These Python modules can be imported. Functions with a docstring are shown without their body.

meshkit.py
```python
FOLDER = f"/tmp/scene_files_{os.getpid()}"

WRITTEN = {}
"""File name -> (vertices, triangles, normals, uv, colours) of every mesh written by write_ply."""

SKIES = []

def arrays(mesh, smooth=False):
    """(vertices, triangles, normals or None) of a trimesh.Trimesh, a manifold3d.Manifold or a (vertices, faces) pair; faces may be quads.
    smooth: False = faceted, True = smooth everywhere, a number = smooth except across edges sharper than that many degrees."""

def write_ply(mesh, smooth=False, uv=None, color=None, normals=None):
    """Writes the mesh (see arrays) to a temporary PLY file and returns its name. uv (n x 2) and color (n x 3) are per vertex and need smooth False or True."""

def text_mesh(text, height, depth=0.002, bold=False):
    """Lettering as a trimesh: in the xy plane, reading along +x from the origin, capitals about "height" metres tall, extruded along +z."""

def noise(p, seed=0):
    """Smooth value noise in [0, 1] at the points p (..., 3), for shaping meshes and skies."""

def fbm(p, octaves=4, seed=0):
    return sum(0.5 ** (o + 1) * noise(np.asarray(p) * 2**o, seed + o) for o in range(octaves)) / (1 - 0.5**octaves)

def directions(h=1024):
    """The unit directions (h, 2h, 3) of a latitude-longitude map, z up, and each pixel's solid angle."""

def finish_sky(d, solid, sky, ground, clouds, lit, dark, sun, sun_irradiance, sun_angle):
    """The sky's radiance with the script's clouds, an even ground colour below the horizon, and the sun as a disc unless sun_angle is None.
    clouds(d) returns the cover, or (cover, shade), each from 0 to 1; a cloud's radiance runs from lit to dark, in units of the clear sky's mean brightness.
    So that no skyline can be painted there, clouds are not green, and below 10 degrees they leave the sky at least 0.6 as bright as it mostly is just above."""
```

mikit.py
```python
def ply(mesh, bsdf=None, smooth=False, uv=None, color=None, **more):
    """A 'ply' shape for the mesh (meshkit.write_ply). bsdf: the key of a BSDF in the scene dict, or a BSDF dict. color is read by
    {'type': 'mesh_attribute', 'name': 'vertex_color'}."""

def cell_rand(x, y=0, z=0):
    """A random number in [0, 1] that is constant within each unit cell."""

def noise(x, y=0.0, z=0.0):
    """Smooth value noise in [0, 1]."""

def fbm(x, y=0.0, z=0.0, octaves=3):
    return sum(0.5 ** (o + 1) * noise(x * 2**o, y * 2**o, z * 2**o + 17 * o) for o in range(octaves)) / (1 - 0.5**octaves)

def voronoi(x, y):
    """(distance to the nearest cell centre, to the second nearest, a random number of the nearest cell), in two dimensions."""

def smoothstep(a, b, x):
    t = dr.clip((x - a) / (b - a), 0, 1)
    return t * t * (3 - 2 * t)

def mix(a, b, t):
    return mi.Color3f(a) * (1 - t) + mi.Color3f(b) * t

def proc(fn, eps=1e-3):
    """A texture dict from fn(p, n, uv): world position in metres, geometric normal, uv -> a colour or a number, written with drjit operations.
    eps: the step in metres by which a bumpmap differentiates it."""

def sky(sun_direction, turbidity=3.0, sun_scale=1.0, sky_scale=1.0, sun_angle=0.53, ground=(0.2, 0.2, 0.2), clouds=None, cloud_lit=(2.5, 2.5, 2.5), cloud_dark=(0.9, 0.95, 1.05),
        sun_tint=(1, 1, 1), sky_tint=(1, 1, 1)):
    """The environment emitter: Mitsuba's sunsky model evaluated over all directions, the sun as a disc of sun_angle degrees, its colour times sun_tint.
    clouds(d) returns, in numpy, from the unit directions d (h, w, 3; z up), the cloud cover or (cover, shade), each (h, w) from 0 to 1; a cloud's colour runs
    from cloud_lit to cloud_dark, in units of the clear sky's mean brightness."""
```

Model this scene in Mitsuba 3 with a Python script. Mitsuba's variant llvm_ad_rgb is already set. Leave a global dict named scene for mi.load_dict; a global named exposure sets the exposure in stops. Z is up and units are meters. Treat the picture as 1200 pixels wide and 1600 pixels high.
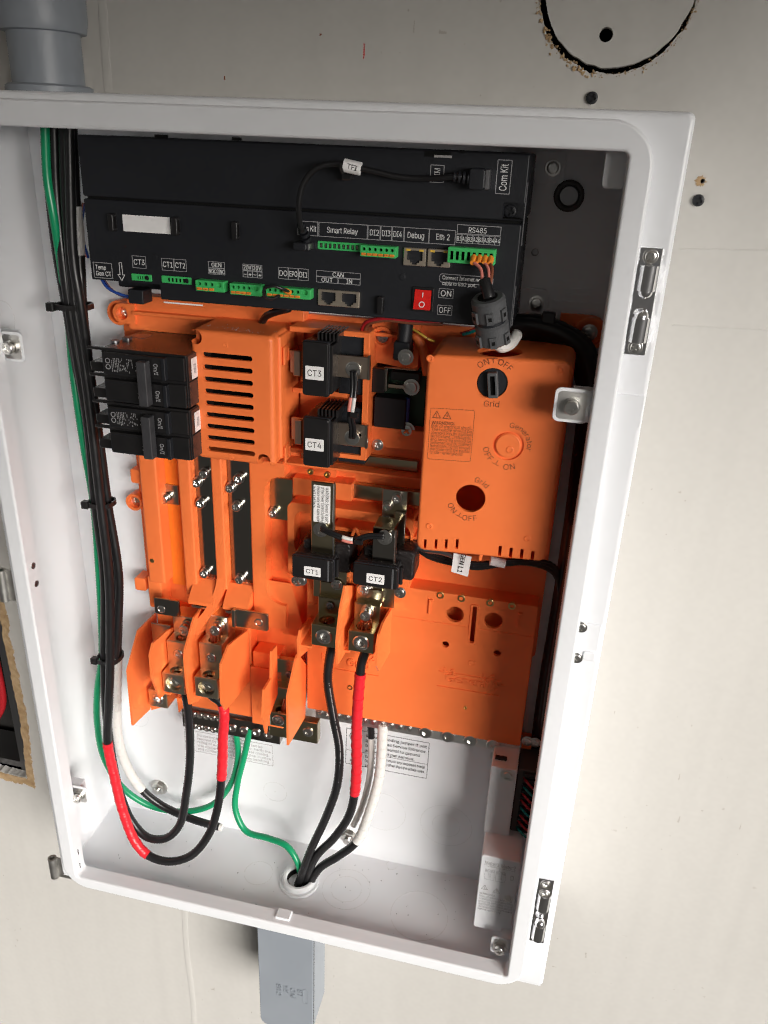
import math, random
import numpy as np, trimesh, manifold3d as m3, mitsuba as mi, drjit as dr
import mikit, meshkit
from shapely.geometry import Polygon, Point, box as sbox
from shapely import affinity, union_all

T = mi.ScalarTransform4f
random.seed(7)
rng = np.random.default_rng(7)
scene, labels = {'type': 'scene'}, {}

# ------------------------------------------------------------------ camera (metres; x right, y into the wall, z up; cabinet rim at y = 0)
CAM = np.array([0.4448636, -0.540534, 0.7326922])
RIGHT = np.array([0.9739071, 0.2237615, 0.0378912])
DOWN = np.array([0.1263062, -0.3957014, -0.9096522])
FWD = np.array([-0.1885515, 0.8907026, -0.4136389])
FOC = 1271.265
scene['camera'] = {
    'type': 'perspective', 'fov_axis': 'x', 'fov': 2 * math.degrees(math.atan(600 / FOC)), 'near_clip': 0.02, 'far_clip': 60.0,
    'to_world': T().look_at(origin=CAM.tolist(), target=(CAM + FWD).tolist(), up=(-DOWN).tolist())}

# ------------------------------------------------------------------ daylight: soft, from the right of the wall and low, under an eave
exposure = 4.4
scene['sky_light'] = mikit.sky((0.68, -0.73, 0.24), turbidity=3, sun_scale=0.3, sky_scale=0.1, sun_angle=36, sun_tint=(0.86, 1.225, 2.55),
                               clouds=lambda d: 1.0, cloud_lit=(1.0, 1.0, 1.0), ground=(0.05, 0.05, 0.05))


# ------------------------------------------------------------------ helpers
def at(px, py, y):
    """The point on the plane y = const that the photograph shows at this pixel: (x, z)."""
    d = RIGHT * ((px - 600) / FOC) + DOWN * ((py - 800) / FOC) + FWD
    t = (y - CAM[1]) / d[1]
    q = CAM + t * d
    return q[0], q[2]


def at3(px, py, y):
    x, z = at(px, py, y)
    return np.array([x, y, z])


def onfloor(px, py, z):
    d = RIGHT * ((px - 600) / FOC) + DOWN * ((py - 800) / FOC) + FWD
    return CAM + d * ((z - CAM[2]) / d[2])


taken = {}


def key_of(name, parent=None):
    base = name if parent is None else parent + '__' + name
    n = taken.get(base, 0)
    taken[base] = n + 1
    return base if n == 0 else f'{base}_{n:03d}'


def thing(name, label, cat, group=None, kind=None):
    k = key_of(name)
    labels[k] = {'label': label, 'category': cat}
    if group: labels[k]['group'] = group
    if kind: labels[k]['kind'] = kind
    return k


def add(key, mesh, bsdf, smooth=False, to_world=None, color=None):
    d = mikit.ply(mesh, bsdf, smooth=smooth) if color is None else mikit.ply(mesh, bsdf, smooth=smooth, color=color)
    if to_world is not None: d['to_world'] = to_world
    assert key not in scene, key
    scene[key] = d
    return key


def part(name, parent, mesh, bsdf, smooth=False, to_world=None, label=None):
    k = key_of(name, parent)
    add(k, mesh, bsdf, smooth, to_world)
    if label: labels[k] = {'label': label}
    return k


def reuse(name, parent, ply, to_world, label=None):
    k = key_of(name, parent)
    scene[k] = {**ply, 'to_world': to_world}
    if label: labels[k] = {'label': label}
    return k


def cat(*ms):
    ms = [tm(m) for m in (ms[0] if len(ms) == 1 and isinstance(ms[0], (list, tuple)) else ms)]
    return trimesh.util.concatenate(ms)


def tm(m):
    if hasattr(m, 'to_mesh'):
        q = m.to_mesh()
        return trimesh.Trimesh(q.vert_properties[:, :3], q.tri_verts, process=False)
    return m


def mf(m):
    if not isinstance(m, trimesh.Trimesh): return m
    m = m.copy(); m.merge_vertices()
    return m3.Manifold(m3.Mesh(np.asarray(m.vertices, np.float32), np.asarray(m.faces, np.uint32)))


def box(x0, x1, y0, y1, z0, z1, b=0.0):
    """An axis-aligned box with edges chamfered by b."""
    xs, ys, zs = sorted((x0, x1)), sorted((y0, y1)), sorted((z0, z1))
    if b <= 0:
        m = trimesh.creation.box(bounds=[[xs[0], ys[0], zs[0]], [xs[1], ys[1], zs[1]]])
        return m
    pts = []
    for i in (0, 1):
        for j in (0, 1):
            for k in (0, 1):
                s = [1 if v else -1 for v in (i, j, k)]
                c = np.array([xs[i], ys[j], zs[k]])
                for a in range(3):
                    o = np.array([-s[q] * b if q != a else 0.0 for q in range(3)])
                    pts.append(c + o)
    return trimesh.convex.convex_hull(np.array(pts))


def rr_pts(x0, x1, z0, z1, r, n=5):
    """Rounded rectangle, counter-clockwise in (x, z)."""
    r = max(min(r, (x1 - x0) / 2 - 1e-6, (z1 - z0) / 2 - 1e-6), 1e-5)
    out = []
    for cx, cz, a0 in ((x1 - r, z0 + r, -90), (x1 - r, z1 - r, 0), (x0 + r, z1 - r, 90), (x0 + r, z0 + r, 180)):
        for i in range(n + 1):
            a = math.radians(a0 + 90 * i / n)
            out.append((cx + r * math.cos(a), cz + r * math.sin(a)))
    return np.array(out)


def loft(rings):
    """Closed solid from rings (each m x 3) in order from front (small y) to back, counter-clockwise in (x, z)."""
    m, k = len(rings[0]), len(rings)
    v = np.vstack(rings + [rings[0].mean(0)[None], rings[-1].mean(0)[None]])
    f = []
    for a in range(k - 1):
        for i in range(m):
            j = (i + 1) % m
            p, q, r_, s = a * m + i, a * m + j, (a + 1) * m + j, (a + 1) * m + i
            f += [(p, s, r_), (p, r_, q)]
    c0, c1 = k * m, k * m + 1
    for i in range(m):
        j = (i + 1) % m
        f += [(c0, i, j), (c1, (k - 1) * m + j, (k - 1) * m + i)]
    t = trimesh.Trimesh(v, np.array(f), process=False)
    if t.volume < 0: t.invert()
    return t


def rblock(x0, x1, z0, z1, y0, y1, r=0.003, b=0.0015, draft=0.0, nb=3, n=5):
    """A moulded block seen from the front (y0): rounded outline r, rounded front edge b, wider at the back by draft."""
    x0, x1 = sorted((x0, x1)); z0, z1 = sorted((z0, z1))
    rings = []
    for i in range(nb + 1):
        a = math.pi / 2 * i / nb
        ins = b * (1 - math.sin(a)); y = y0 + b * (1 - math.cos(a))
        p = rr_pts(x0 + ins, x1 - ins, z0 + ins, z1 - ins, max(r - ins, 1e-4), n)
        rings.append(np.c_[p[:, 0], np.full(len(p), y), p[:, 1]])
    p = rr_pts(x0 - draft, x1 + draft, z0 - draft, z1 + draft, r, n)
    rings.append(np.c_[p[:, 0], np.full(len(p), y1), p[:, 1]])
    return loft(rings)


def ext(poly, y0, y1):
    """Polygon in (x, z) extruded from y0 (front) to y1 (back)."""
    if not isinstance(poly, Polygon) and not hasattr(poly, 'geoms'): poly = Polygon(poly)
    out = []
    for g in getattr(poly, 'geoms', [poly]):
        g = g.buffer(0)
        for h in getattr(g, 'geoms', [g]):
            m = trimesh.creation.extrude_polygon(h, y1 - y0, engine='earcut')
            v = m.vertices.copy()
            m.vertices = np.c_[v[:, 0], y1 - v[:, 2], v[:, 1]]
            out.append(m)
    return trimesh.util.concatenate(out)


def cut(a, *bs):
    a = mf(a)
    for b in bs: a = a - mf(b)
    return tm(a)


def join(*ms):
    return tm(m3.Manifold.batch_boolean([mf(m) for m in ms], m3.OpType.Add))


def ycyl(x, z, r, y0, y1, n=20, b=0.0):
    """Cylinder along y."""
    a = np.linspace(0, 2 * np.pi, n, endpoint=False)
    rings = []
    for rr, y in ((r - b, y0), (r, y0 + b), (r, y1)) if b else ((r, y0), (r, y1)):
        rings.append(np.c_[x + rr * np.cos(a), np.full(n, y), z + rr * np.sin(a)])
    return loft(rings)


def cyl(p, q, r, n=18, r2=None):
    """Cylinder or cone from p to q."""
    return tube([p, q], [r, r if r2 is None else r2], n)


def spline(pts, step=0.004):
    """Centripetal Catmull-Rom through the points."""
    P = np.array(pts, float)
    P = np.vstack([2 * P[0] - P[1], P, 2 * P[-1] - P[-2]])
    out = []
    for i in range(1, len(P) - 2):
        p0, p1, p2, p3 = P[i - 1:i + 3]
        t0 = 0; t1 = t0 + max(np.linalg.norm(p1 - p0), 1e-6) ** 0.5; t2 = t1 + max(np.linalg.norm(p2 - p1), 1e-6) ** 0.5; t3 = t2 + max(np.linalg.norm(p3 - p2), 1e-6) ** 0.5
        n = max(2, int(np.linalg.norm(p2 - p1) / step))
        for t in np.linspace(t1, t2, n, endpoint=False):
            A1 = (t1 - t) / (t1 - t0) * p0 + (t - t0) / (t1 - t0) * p1
            A2 = (t2 - t) / (t2 - t1) * p1 + (t - t1) / (t2 - t1) * p2
            A3 = (t3 - t) / (t3 - t2) * p2 + (t - t2) / (t3 - t2) * p3
            B1 = (t2 - t) / (t2 - t0) * A1 + (t - t0) / (t2 - t0) * A2
            B2 = (t3 - t) / (t3 - t1) * A2 + (t - t1) / (t3 - t1) * A3
            out.append((t2 - t) / (t2 - t1) * B1 + (t - t1) / (t2 - t1) * B2)
    out.append(P[-2])
    return np.array(out)


def tube(pts, r, n=14, scale2=None):
    """A tube along the points with flat ends; r a number or one per point."""
    P = np.asarray(pts, float); k = len(P)
    R = np.broadcast_to(np.asarray(r, float), (k,))
    t = np.gradient(P, axis=0); t /= np.linalg.norm(t, axis=1, keepdims=True) + 1e-12
    u = np.cross(t[0], [0.3, 1, 0.2]); u /= np.linalg.norm(u)
    us = []
    for i in range(k):
        u = u - t[i] * (u @ t[i]); u /= np.linalg.norm(u); us.append(u)
    us = np.array(us); ws = np.cross(t, us)
    a = np.linspace(0, 2 * np.pi, n, endpoint=False)
    v = (P[:, None] + R[:, None, None] * (np.cos(a)[None, :, None] * us[:, None] + np.sin(a)[None, :, None] * ws[:, None])).reshape(-1, 3)
    f = []
    for i in range(k - 1):
        for j in range(n):
            p, q = i * n + j, i * n + (j + 1) % n
            f += [(p, q, q + n), (p, q + n, p + n)]
    v = np.vstack([v, P[0], P[-1]])
    for j in range(n):
        f += [(k * n, (j + 1) % n, j), (k * n + 1, (k - 1) * n + j, (k - 1) * n + (j + 1) % n)]
    m = trimesh.Trimesh(v, np.array(f), process=False)
    if m.volume < 0: m.invert()
    return m


def lathe(profile, n=24):
    """Profile [(radius, height)] turned about the y axis: height 0 at the back, front towards -y."""
    a = np.linspace(0, 2 * np.pi, n, endpoint=False)
    rings = [np.c_[max(r, 1e-6) * np.cos(a), np.full(n, -h), max(r, 1e-6) * np.sin(a)] for r, h in profile]
    return loft(rings[::-1])


def face(x, y, z, s=1.0, rot=0.0, tilt=0.0, yaw=0.0):
    """Placement of a piece modelled at the origin facing -y: rot turns it in the wall's plane, tilt nods it up, yaw turns it right."""
    return T().translate([x, y, z]).rotate([0, 0, 1], yaw).rotate([1, 0, 0], -tilt).rotate([0, 1, 0], rot).scale(s)


def text(s, h, x, y, z, rot=0.0, align='c', bold=False, depth=0.00025, squeeze=1.0, lift=0.00005):
    """Raised lettering on a face at depth y that looks towards -y; (x, z) is its middle ('c') or left end of the baseline ('l')."""
    m = meshkit.text_mesh(s, h, depth, bold)
    v = m.vertices * [squeeze, 1, 1]
    lo, hi = v.min(0), v.max(0)
    if align == 'c': v = v - [(lo[0] + hi[0]) / 2, h / 2, 0]
    a = math.radians(rot); c, s_ = math.cos(a), math.sin(a)
    X = v[:, 0] * c - v[:, 1] * s_; Z = v[:, 0] * s_ + v[:, 1] * c
    return trimesh.Trimesh(np.c_[x + X, y - lift - v[:, 2], z + Z], m.faces, process=False)


def frame(x0, x1, z0, z1, y, w=0.0005, r=0.0005, d=0.0002):
    """A printed outline."""
    x0, x1 = sorted((x0, x1)); z0, z1 = sorted((z0, z1))
    o = Polygon(rr_pts(x0, x1, z0, z1, r)); i = Polygon(rr_pts(x0 + w, x1 - w, z0 + w, z1 - w, max(r - w, 1e-4)))
    m = ext(o.difference(i), y - d - 0.00005, y - 0.00005); m.is_line = True
    return m


def bar(p, q, y, w=0.0005, d=0.0002):
    p, q = np.array(p), np.array(q); t = (q - p) / np.linalg.norm(q - p); n = np.array([-t[1], t[0]]) * w / 2
    return ext(Polygon([p - n, q - n, q + n, p + n]), y - d - 0.00005, y - 0.00005)


# ------------------------------------------------------------------ materials
def mat(name, d):
    scene[name] = {'type': 'twosided', 'm': d} if d['type'] not in ('dielectric', 'thindielectric') else d
    return name


def prin(base, rough, metallic=0.0, spec=0.5, bump=None, eps=3e-4, **more):
    bc = base if isinstance(base, dict) else {'type': 'rgb', 'value': list(base)}
    rg = rough if isinstance(rough, dict) else float(rough)
    d = {'type': 'principled', 'base_color': bc, 'roughness': rg, 'metallic': float(metallic), 'specular': float(spec), **more}
    if bump is not None:
        fn, sc = bump
        d = {'type': 'bumpmap', 'tex': mikit.proc(fn, eps), 'scale': float(sc), 'm': d}
    return d


N, FB, MIX, SS = mikit.noise, mikit.fbm, mikit.mix, mikit.smoothstep


def wall_color(p, n, uv):
    a = FB(p.x * 5, p.z * 4, p.y * 5, 3)
    s = N(p.x * 260, p.z * 260, 3.0)
    k = SS(0.955, 0.985, N(p.x * 210, p.z * 150, 9.0)) * SS(0.5, 0.8, N(p.x * 9, p.z * 9, 4.0))
    streak = FB(p.x * 60, p.z * 3, 2.0, 2)
    c = MIX((0.475, 0.463, 0.433), (0.530, 0.520, 0.492), a)
    c = c * (0.975 + 0.025 * s) * (0.97 + 0.05 * streak)
    return MIX(c, (0.25, 0.21, 0.16), 0.40 * k)


def wall_bump(p, n, uv):
    crack = SS(0.42, 0.5, N(p.x * 7, p.z * 40, 1.0)) * SS(0.58, 0.5, N(p.x * 7, p.z * 40, 1.0))
    return 0.5 * N(p.x * 420, p.z * 420, p.y * 420) + 0.7 * FB(p.x * 70, p.z * 45, 5.0, 2) + 0.25 * crack


mat('wall_paint', prin({**mikit.proc(wall_color)}, 0.62, spec=0.35, bump=(wall_bump, 0.00028)))
mat('white_enamel', prin(mikit.proc(lambda p, n, uv: MIX((0.665, 0.68, 0.70), (0.705, 0.72, 0.742), FB(p.x * 9, p.y * 9, p.z * 6, 3))), mikit.proc(lambda p, n, uv: 0.27 + 0.16 * FB(p.x * 28, p.y * 28, p.z * 20, 3)), spec=0.5, bump=(lambda p, n, uv: N(p.x * 700, p.y * 700, p.z * 700), 0.00005)))


def tone(a, b, f):
    return mikit.proc(lambda p, n, uv: MIX(a, b, FB(p.x * f, p.y * f, p.z * f, 2)))


def rough_var(lo, hi, f):
    return mikit.proc(lambda p, n, uv: lo + (hi - lo) * FB(p.x * f, p.y * f, p.z * f, 2))


mat('orange_plastic', prin(tone((0.80, 0.172, 0.043), (0.84, 0.190, 0.050), 40), mikit.proc(lambda p, n, uv: 0.34 + 0.2 * FB(p.x * 45, p.y * 45, p.z * 45, 3)), spec=0.42, bump=(lambda p, n, uv: N(p.x * 1500, p.y * 1500, p.z * 1500), 0.00005)))
mat('yellow_orange_plastic', prin((0.86, 0.22, 0.020), 0.45))
mat('orange_ink', prin((0.20, 0.045, 0.012), 0.6))
mat('black_plastic', prin(tone((0.0075, 0.0085, 0.0112), (0.013, 0.0145, 0.0185), 30), 0.46, spec=0.45, bump=(lambda p, n, uv: N(p.x * 1400, p.y * 1400, p.z * 1400), 0.00006)))
mat('glossy_black', prin(tone((0.008, 0.008, 0.009), (0.016, 0.015, 0.015), 60), 0.24, spec=0.5))
mat('dark_hole', prin((0.004, 0.004, 0.004), 0.8, spec=0.2))
mat('cable_black', prin((0.010, 0.010, 0.011), rough_var(0.22, 0.42, 90), spec=0.5))
mat('cable_green', prin((0.005, 0.25, 0.105), 0.30))
mat('red_tape', prin((0.66, 0.018, 0.028), rough_var(0.2, 0.4, 150), bump=(lambda p, n, uv: N(p.x * 400, p.y * 400, p.z * 700), 0.0003)))
mat('white_tape', prin((0.60, 0.59, 0.565), 0.42, bump=(lambda p, n, uv: N(p.x * 400, p.y * 400, p.z * 300), 0.00015)))
mat('grey_tape', prin((0.42, 0.41, 0.38), 0.5))
mat('grey_plastic', prin(tone((0.215, 0.240, 0.270), (0.25, 0.275, 0.305), 25), 0.42, bump=(lambda p, n, uv: N(p.x * 900, p.y * 900, p.z * 900), 0.00004)))
mat('ferrite_grey', prin((0.075, 0.078, 0.082), 0.36))
mat('zinc', prin(tone((0.62, 0.61, 0.58), (0.74, 0.73, 0.70), 200), 0.24, metallic=1.0))
mat('chrome', prin((0.80, 0.80, 0.81), 0.10, metallic=1.0))
mat('tin_plate', prin(tone((0.46, 0.43, 0.36), (0.56, 0.53, 0.45), 60), rough_var(0.14, 0.26, 120), metallic=1.0))
mat('olive_plate', prin(tone((0.44, 0.38, 0.24), (0.54, 0.48, 0.33), 60), rough_var(0.16, 0.28, 120), metallic=1.0))
mat('lug_plate', prin(tone((0.66, 0.58, 0.42), (0.78, 0.71, 0.55), 90), rough_var(0.22, 0.38, 150), metallic=1.0))
mat('satin_plate', prin(tone((0.62, 0.61, 0.58), (0.74, 0.73, 0.70), 120), rough_var(0.34, 0.48, 120), metallic=1.0))
mat('dark_busbar', prin((0.34, 0.32, 0.29), 0.11, metallic=1.0))
mat('copper', prin((0.78, 0.34, 0.20), 0.28, metallic=1.0))
mat('brass', prin((0.70, 0.50, 0.20), 0.25, metallic=1.0))
mat('steel_grey', prin((0.30, 0.30, 0.31), 0.4, metallic=1.0))
mat('terminal_green', prin((0.045, 0.43, 0.115), 0.42))
mat('lever_orange', prin((0.80, 0.26, 0.03), 0.45))
mat('switch_red', prin((0.62, 0.015, 0.012), 0.22))
mat('white_print', prin((0.66, 0.66, 0.66), 0.6))
mat('line_print', prin((0.30, 0.30, 0.31), 0.6))
mat('socket_metal', prin(tone((0.50, 0.43, 0.34), (0.60, 0.53, 0.43), 200), 0.38, metallic=0.85))
mat('plug_rubber', prin((0.045, 0.040, 0.038), 0.5))
mat('paper_white', prin((0.76, 0.755, 0.75), 0.55))
mat('black_print', prin((0.03, 0.03, 0.03), 0.7))
mat('grey_print', prin((0.33, 0.32, 0.32), 0.7))
mat('embossed_enamel', prin((0.62, 0.63, 0.635), 0.5))
mat('raw_board', prin(mikit.proc(lambda p, n, uv: MIX((0.26, 0.15, 0.065), (0.50, 0.37, 0.22), FB(p.x * 160, p.y * 160, p.z * 160, 3))), 0.85, bump=(lambda p, n, uv: FB(p.x * 400, p.y * 400, p.z * 400, 2), 0.0008)))
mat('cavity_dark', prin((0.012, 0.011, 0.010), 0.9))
mat('red_mark', prin((0.50, 0.03, 0.03), 0.7))
mat('wire_red', prin((0.40, 0.014, 0.02), 0.4))
mat('wire_pink', prin((0.62, 0.20, 0.16), 0.35))
mat('wire_blue', prin((0.02, 0.07, 0.35), 0.35))
mat('wire_teal', prin((0.0, 0.22, 0.20), 0.35))
mat('wire_yellow', prin((0.65, 0.42, 0.06), 0.35))
mat('wire_brown', prin((0.20, 0.06, 0.03), 0.35))
mat('clear_rubber', prin((0.62, 0.64, 0.65), 0.2, spec=0.6))
mat('board_green', prin((0.012, 0.055, 0.03), 0.5))

# ------------------------------------------------------------------ shared fasteners (modelled at the origin, facing -y, unit: metres for a 4 mm head radius)


def phillips_head(r=0.004, h=0.0019, washer=True):
    prof = [(r, 0), (r, h * 0.55), (r * 0.94, h * 0.82), (r * 0.80, h * 0.96), (r * 0.5, h), (0, h)]
    m = lathe(prof, 20)
    arm = r * 0.66; w = r * 0.2
    m = cut(m, box(-arm, arm, -h * 1.5, -h * 0.12, -w, w), box(-w, w, -h * 1.5, -h * 0.12, -arm, arm))
    if washer: m = cat(m, lathe([(r * 1.38, -0.0004), (r * 1.38, 0.0004), (r * 1.28, 0.0006), (0, 0.0006)], 20))
    return m


def socket_screw(r=0.004, h=0.004, hex_r=0.5, sides=6):
    m = lathe([(r, -h), (r, h * 0.2), (r * 0.88, h * 0.36), (0, h * 0.36)], 22)
    a = np.linspace(0, 2 * np.pi, sides, endpoint=False)
    hexp = Polygon(np.c_[r * hex_r * np.cos(a), r * hex_r * np.sin(a)])
    return cut(m, ext(hexp, -h, -h * 0.1))


def hex_bolt(r=0.006, h=0.005):
    a = np.linspace(0, 2 * np.pi, 6, endpoint=False)
    p = lambda s, y: np.c_[s * r * np.cos(a), np.full(6, y), s * r * np.sin(a)]
    m = loft([p(0.86, -h), p(1.0, -h * 0.8), p(1.0, 0)])
    return cat(m, lathe([(r * 1.35, 0), (r * 1.35, 0.0009), (0, 0.0009)], 22), lathe([(r * 0.45, h), (r * 0.45, h * 1.5), (0, h * 1.5)], 14))


def long_screw(r=0.0047, h=0.0068):
    """A cap screw that stands off its plate on a collar."""
    m = lathe([(r * 1.15, 0), (r * 1.15, h * 0.35), (r * 0.8, h * 0.36), (r * 0.8, h * 0.5), (r, h * 0.52), (r, h * 0.92), (r * 0.86, h), (0, h)], 20)
    return cut(m, box(-r * .55, r * .55, -h * 1.5, -h * .8, -r * .16, r * .16), box(-r * .16, r * .16, -h * 1.5, -h * .8, -r * .55, r * .55))


SCREW = mikit.ply(phillips_head(), 'zinc', smooth=35)
SCREW_DARK = mikit.ply(phillips_head(washer=False), 'steel_grey', smooth=35)
SCREW_BLACK = mikit.ply(phillips_head(washer=False), 'black_plastic', smooth=35)
SOCKET = mikit.ply(socket_screw(), 'zinc', smooth=35)
BOLT = mikit.ply(hex_bolt(), 'zinc', smooth=35)
LONG = mikit.ply(long_screw(), 'zinc', smooth=35)
INSERT = mikit.ply(cut(lathe([(0.0028, -0.002), (0.0028, 0.0004), (0.0024, 0.0006), (0, 0.0006)], 20), ycyl(0, 0, 0.0016, -0.01, 0.0015, 14)), 'brass', smooth=35)


def screw(parent, px, py, y, kind=None, s=1.0, rot=None, name='screw', tilt=0, yaw=0):
    x, z = at(px, py, y)
    return reuse(name, parent, SCREW if kind is None else kind, face(x, y, z, s, rng.uniform(0, 90) if rot is None else rot, tilt, yaw))


# ================================================================== the setting: wall, eave, ground
YW = 0.133
cx, cz = at(966, -22, YW)
_l, _b = at(838, 0, YW), at(945, 112, YW)
RK = cz - _b[1] if True else 0
CUTC = np.array([cx, cz]); RCUT = cz - at(945, 115, YW)[1]
wx0, wx1, wz0, wz1 = -1.6, 2.2, -1.5, 1.0


def ragged(c, r, n, amp, seed):
    a = np.linspace(0, 2 * np.pi, n, endpoint=False)
    q = np.c_[np.cos(a) * 9, np.sin(a) * 9, np.zeros(n)]
    d = amp * (meshkit.noise(q, seed) - 0.5) + amp * 0.5 * (meshkit.noise(q * 4, seed + 1) - 0.5)
    return np.c_[c[0] + (r + d) * np.cos(a), c[1] + (r + d) * np.sin(a)]


def ragged_poly(pts, amp, seed, step=0.0016):
    pts = np.array(pts); out = []
    for i in range(len(pts)):
        p, q = pts[i], pts[(i + 1) % len(pts)]
        for t in np.linspace(0, 1, max(2, int(np.linalg.norm(q - p) / step)), endpoint=False): out.append(p + (q - p) * t)
    out = np.array(out)
    d = 0.6 * meshkit.noise(np.c_[out * 60, np.zeros(len(out))], seed) + 0.6 * meshkit.noise(np.c_[out * 420, np.zeros(len(out))], seed + 7) - 0.6
    e = 0.6 * meshkit.noise(np.c_[out * 60, np.zeros(len(out)) + 5], seed + 1) + 0.6 * meshkit.noise(np.c_[out * 420, np.zeros(len(out)) + 5], seed + 8) - 0.6
    return out + amp * np.c_[d, e]


hole_c = ragged(CUTC, RCUT, 140, 0.0022, 3)
br = at(47, 1217, YW); tr = at(4, 935, YW)
open_r = ragged_poly([(br[0] - 0.30, br[1] + 0.012), (br[0] - 0.004, br[1]), (br[0] + 0.001, br[1] + 0.09), (br[0] - 0.001, br[1] + 0.17), (br[0] - 0.002, br[1] + 0.34), (br[0] - 0.30, br[1] + 0.342)], 0.004, 21, 0.0025)
holes = [Polygon(hole_c).buffer(0), Polygon(open_r).buffer(0.0006).buffer(-0.0006)]
for px, py, r in ((1098, 283, 0.0016),):
    holes.append(Point(*at(px, py, YW)).buffer(r, 8))
wall_poly = sbox(wx0, wz0, wx1, wz1).difference(union_all(holes))
add('wall', ext(wall_poly, YW, YW + 0.011), 'wall_paint')
labels['wall'] = {'label': 'beige painted exterior wall board with a round saw cut and torn openings', 'category': 'wall', 'kind': 'structure'}
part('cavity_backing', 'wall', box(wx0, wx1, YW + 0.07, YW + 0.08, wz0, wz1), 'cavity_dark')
# the disc that the hole saw left standing, a little off centre
dc = CUTC + np.array([0.0014, 0.0013])
disc = Polygon(ragged(dc, RCUT - 0.0025, 120, 0.0010, 8)).difference(Point(*at(947, 54, YW)).buffer(0.0047, 12))
part('saw_cut_disc', 'wall', ext(disc, YW - 0.0006, YW + 0.010), 'wall_paint', label='round board disc left inside the saw cut with a drilled pilot hole')
rag = []
for i in range(230):
    a = math.radians(rng.uniform(165, 385)); r = RCUT + rng.normal(0.0006, 0.0012)
    if 215 < math.degrees(a) % 360 < 330 and rng.random() < 0.3: r += rng.uniform(0, 0.002)
    s = rng.uniform(0.0003, 0.0009) * (1.5 if math.degrees(a) % 360 < 260 else 0.8)
    m = trimesh.creation.icosphere(subdivisions=0, radius=s)
    m.vertices = m.vertices * rng.uniform(0.5, 1.3, 3) + rng.normal(0, s * 0.25, m.vertices.shape) + [CUTC[0] + r * math.cos(a), YW - 0.0003, CUTC[1] + r * math.sin(a)]
    rag.append(m)
k = part('splinter_fringe', 'wall', cat(rag), 'raw_board', label='pale torn board fibres along the saw cut')
labels[k]['kind'] = 'stuff'
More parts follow.
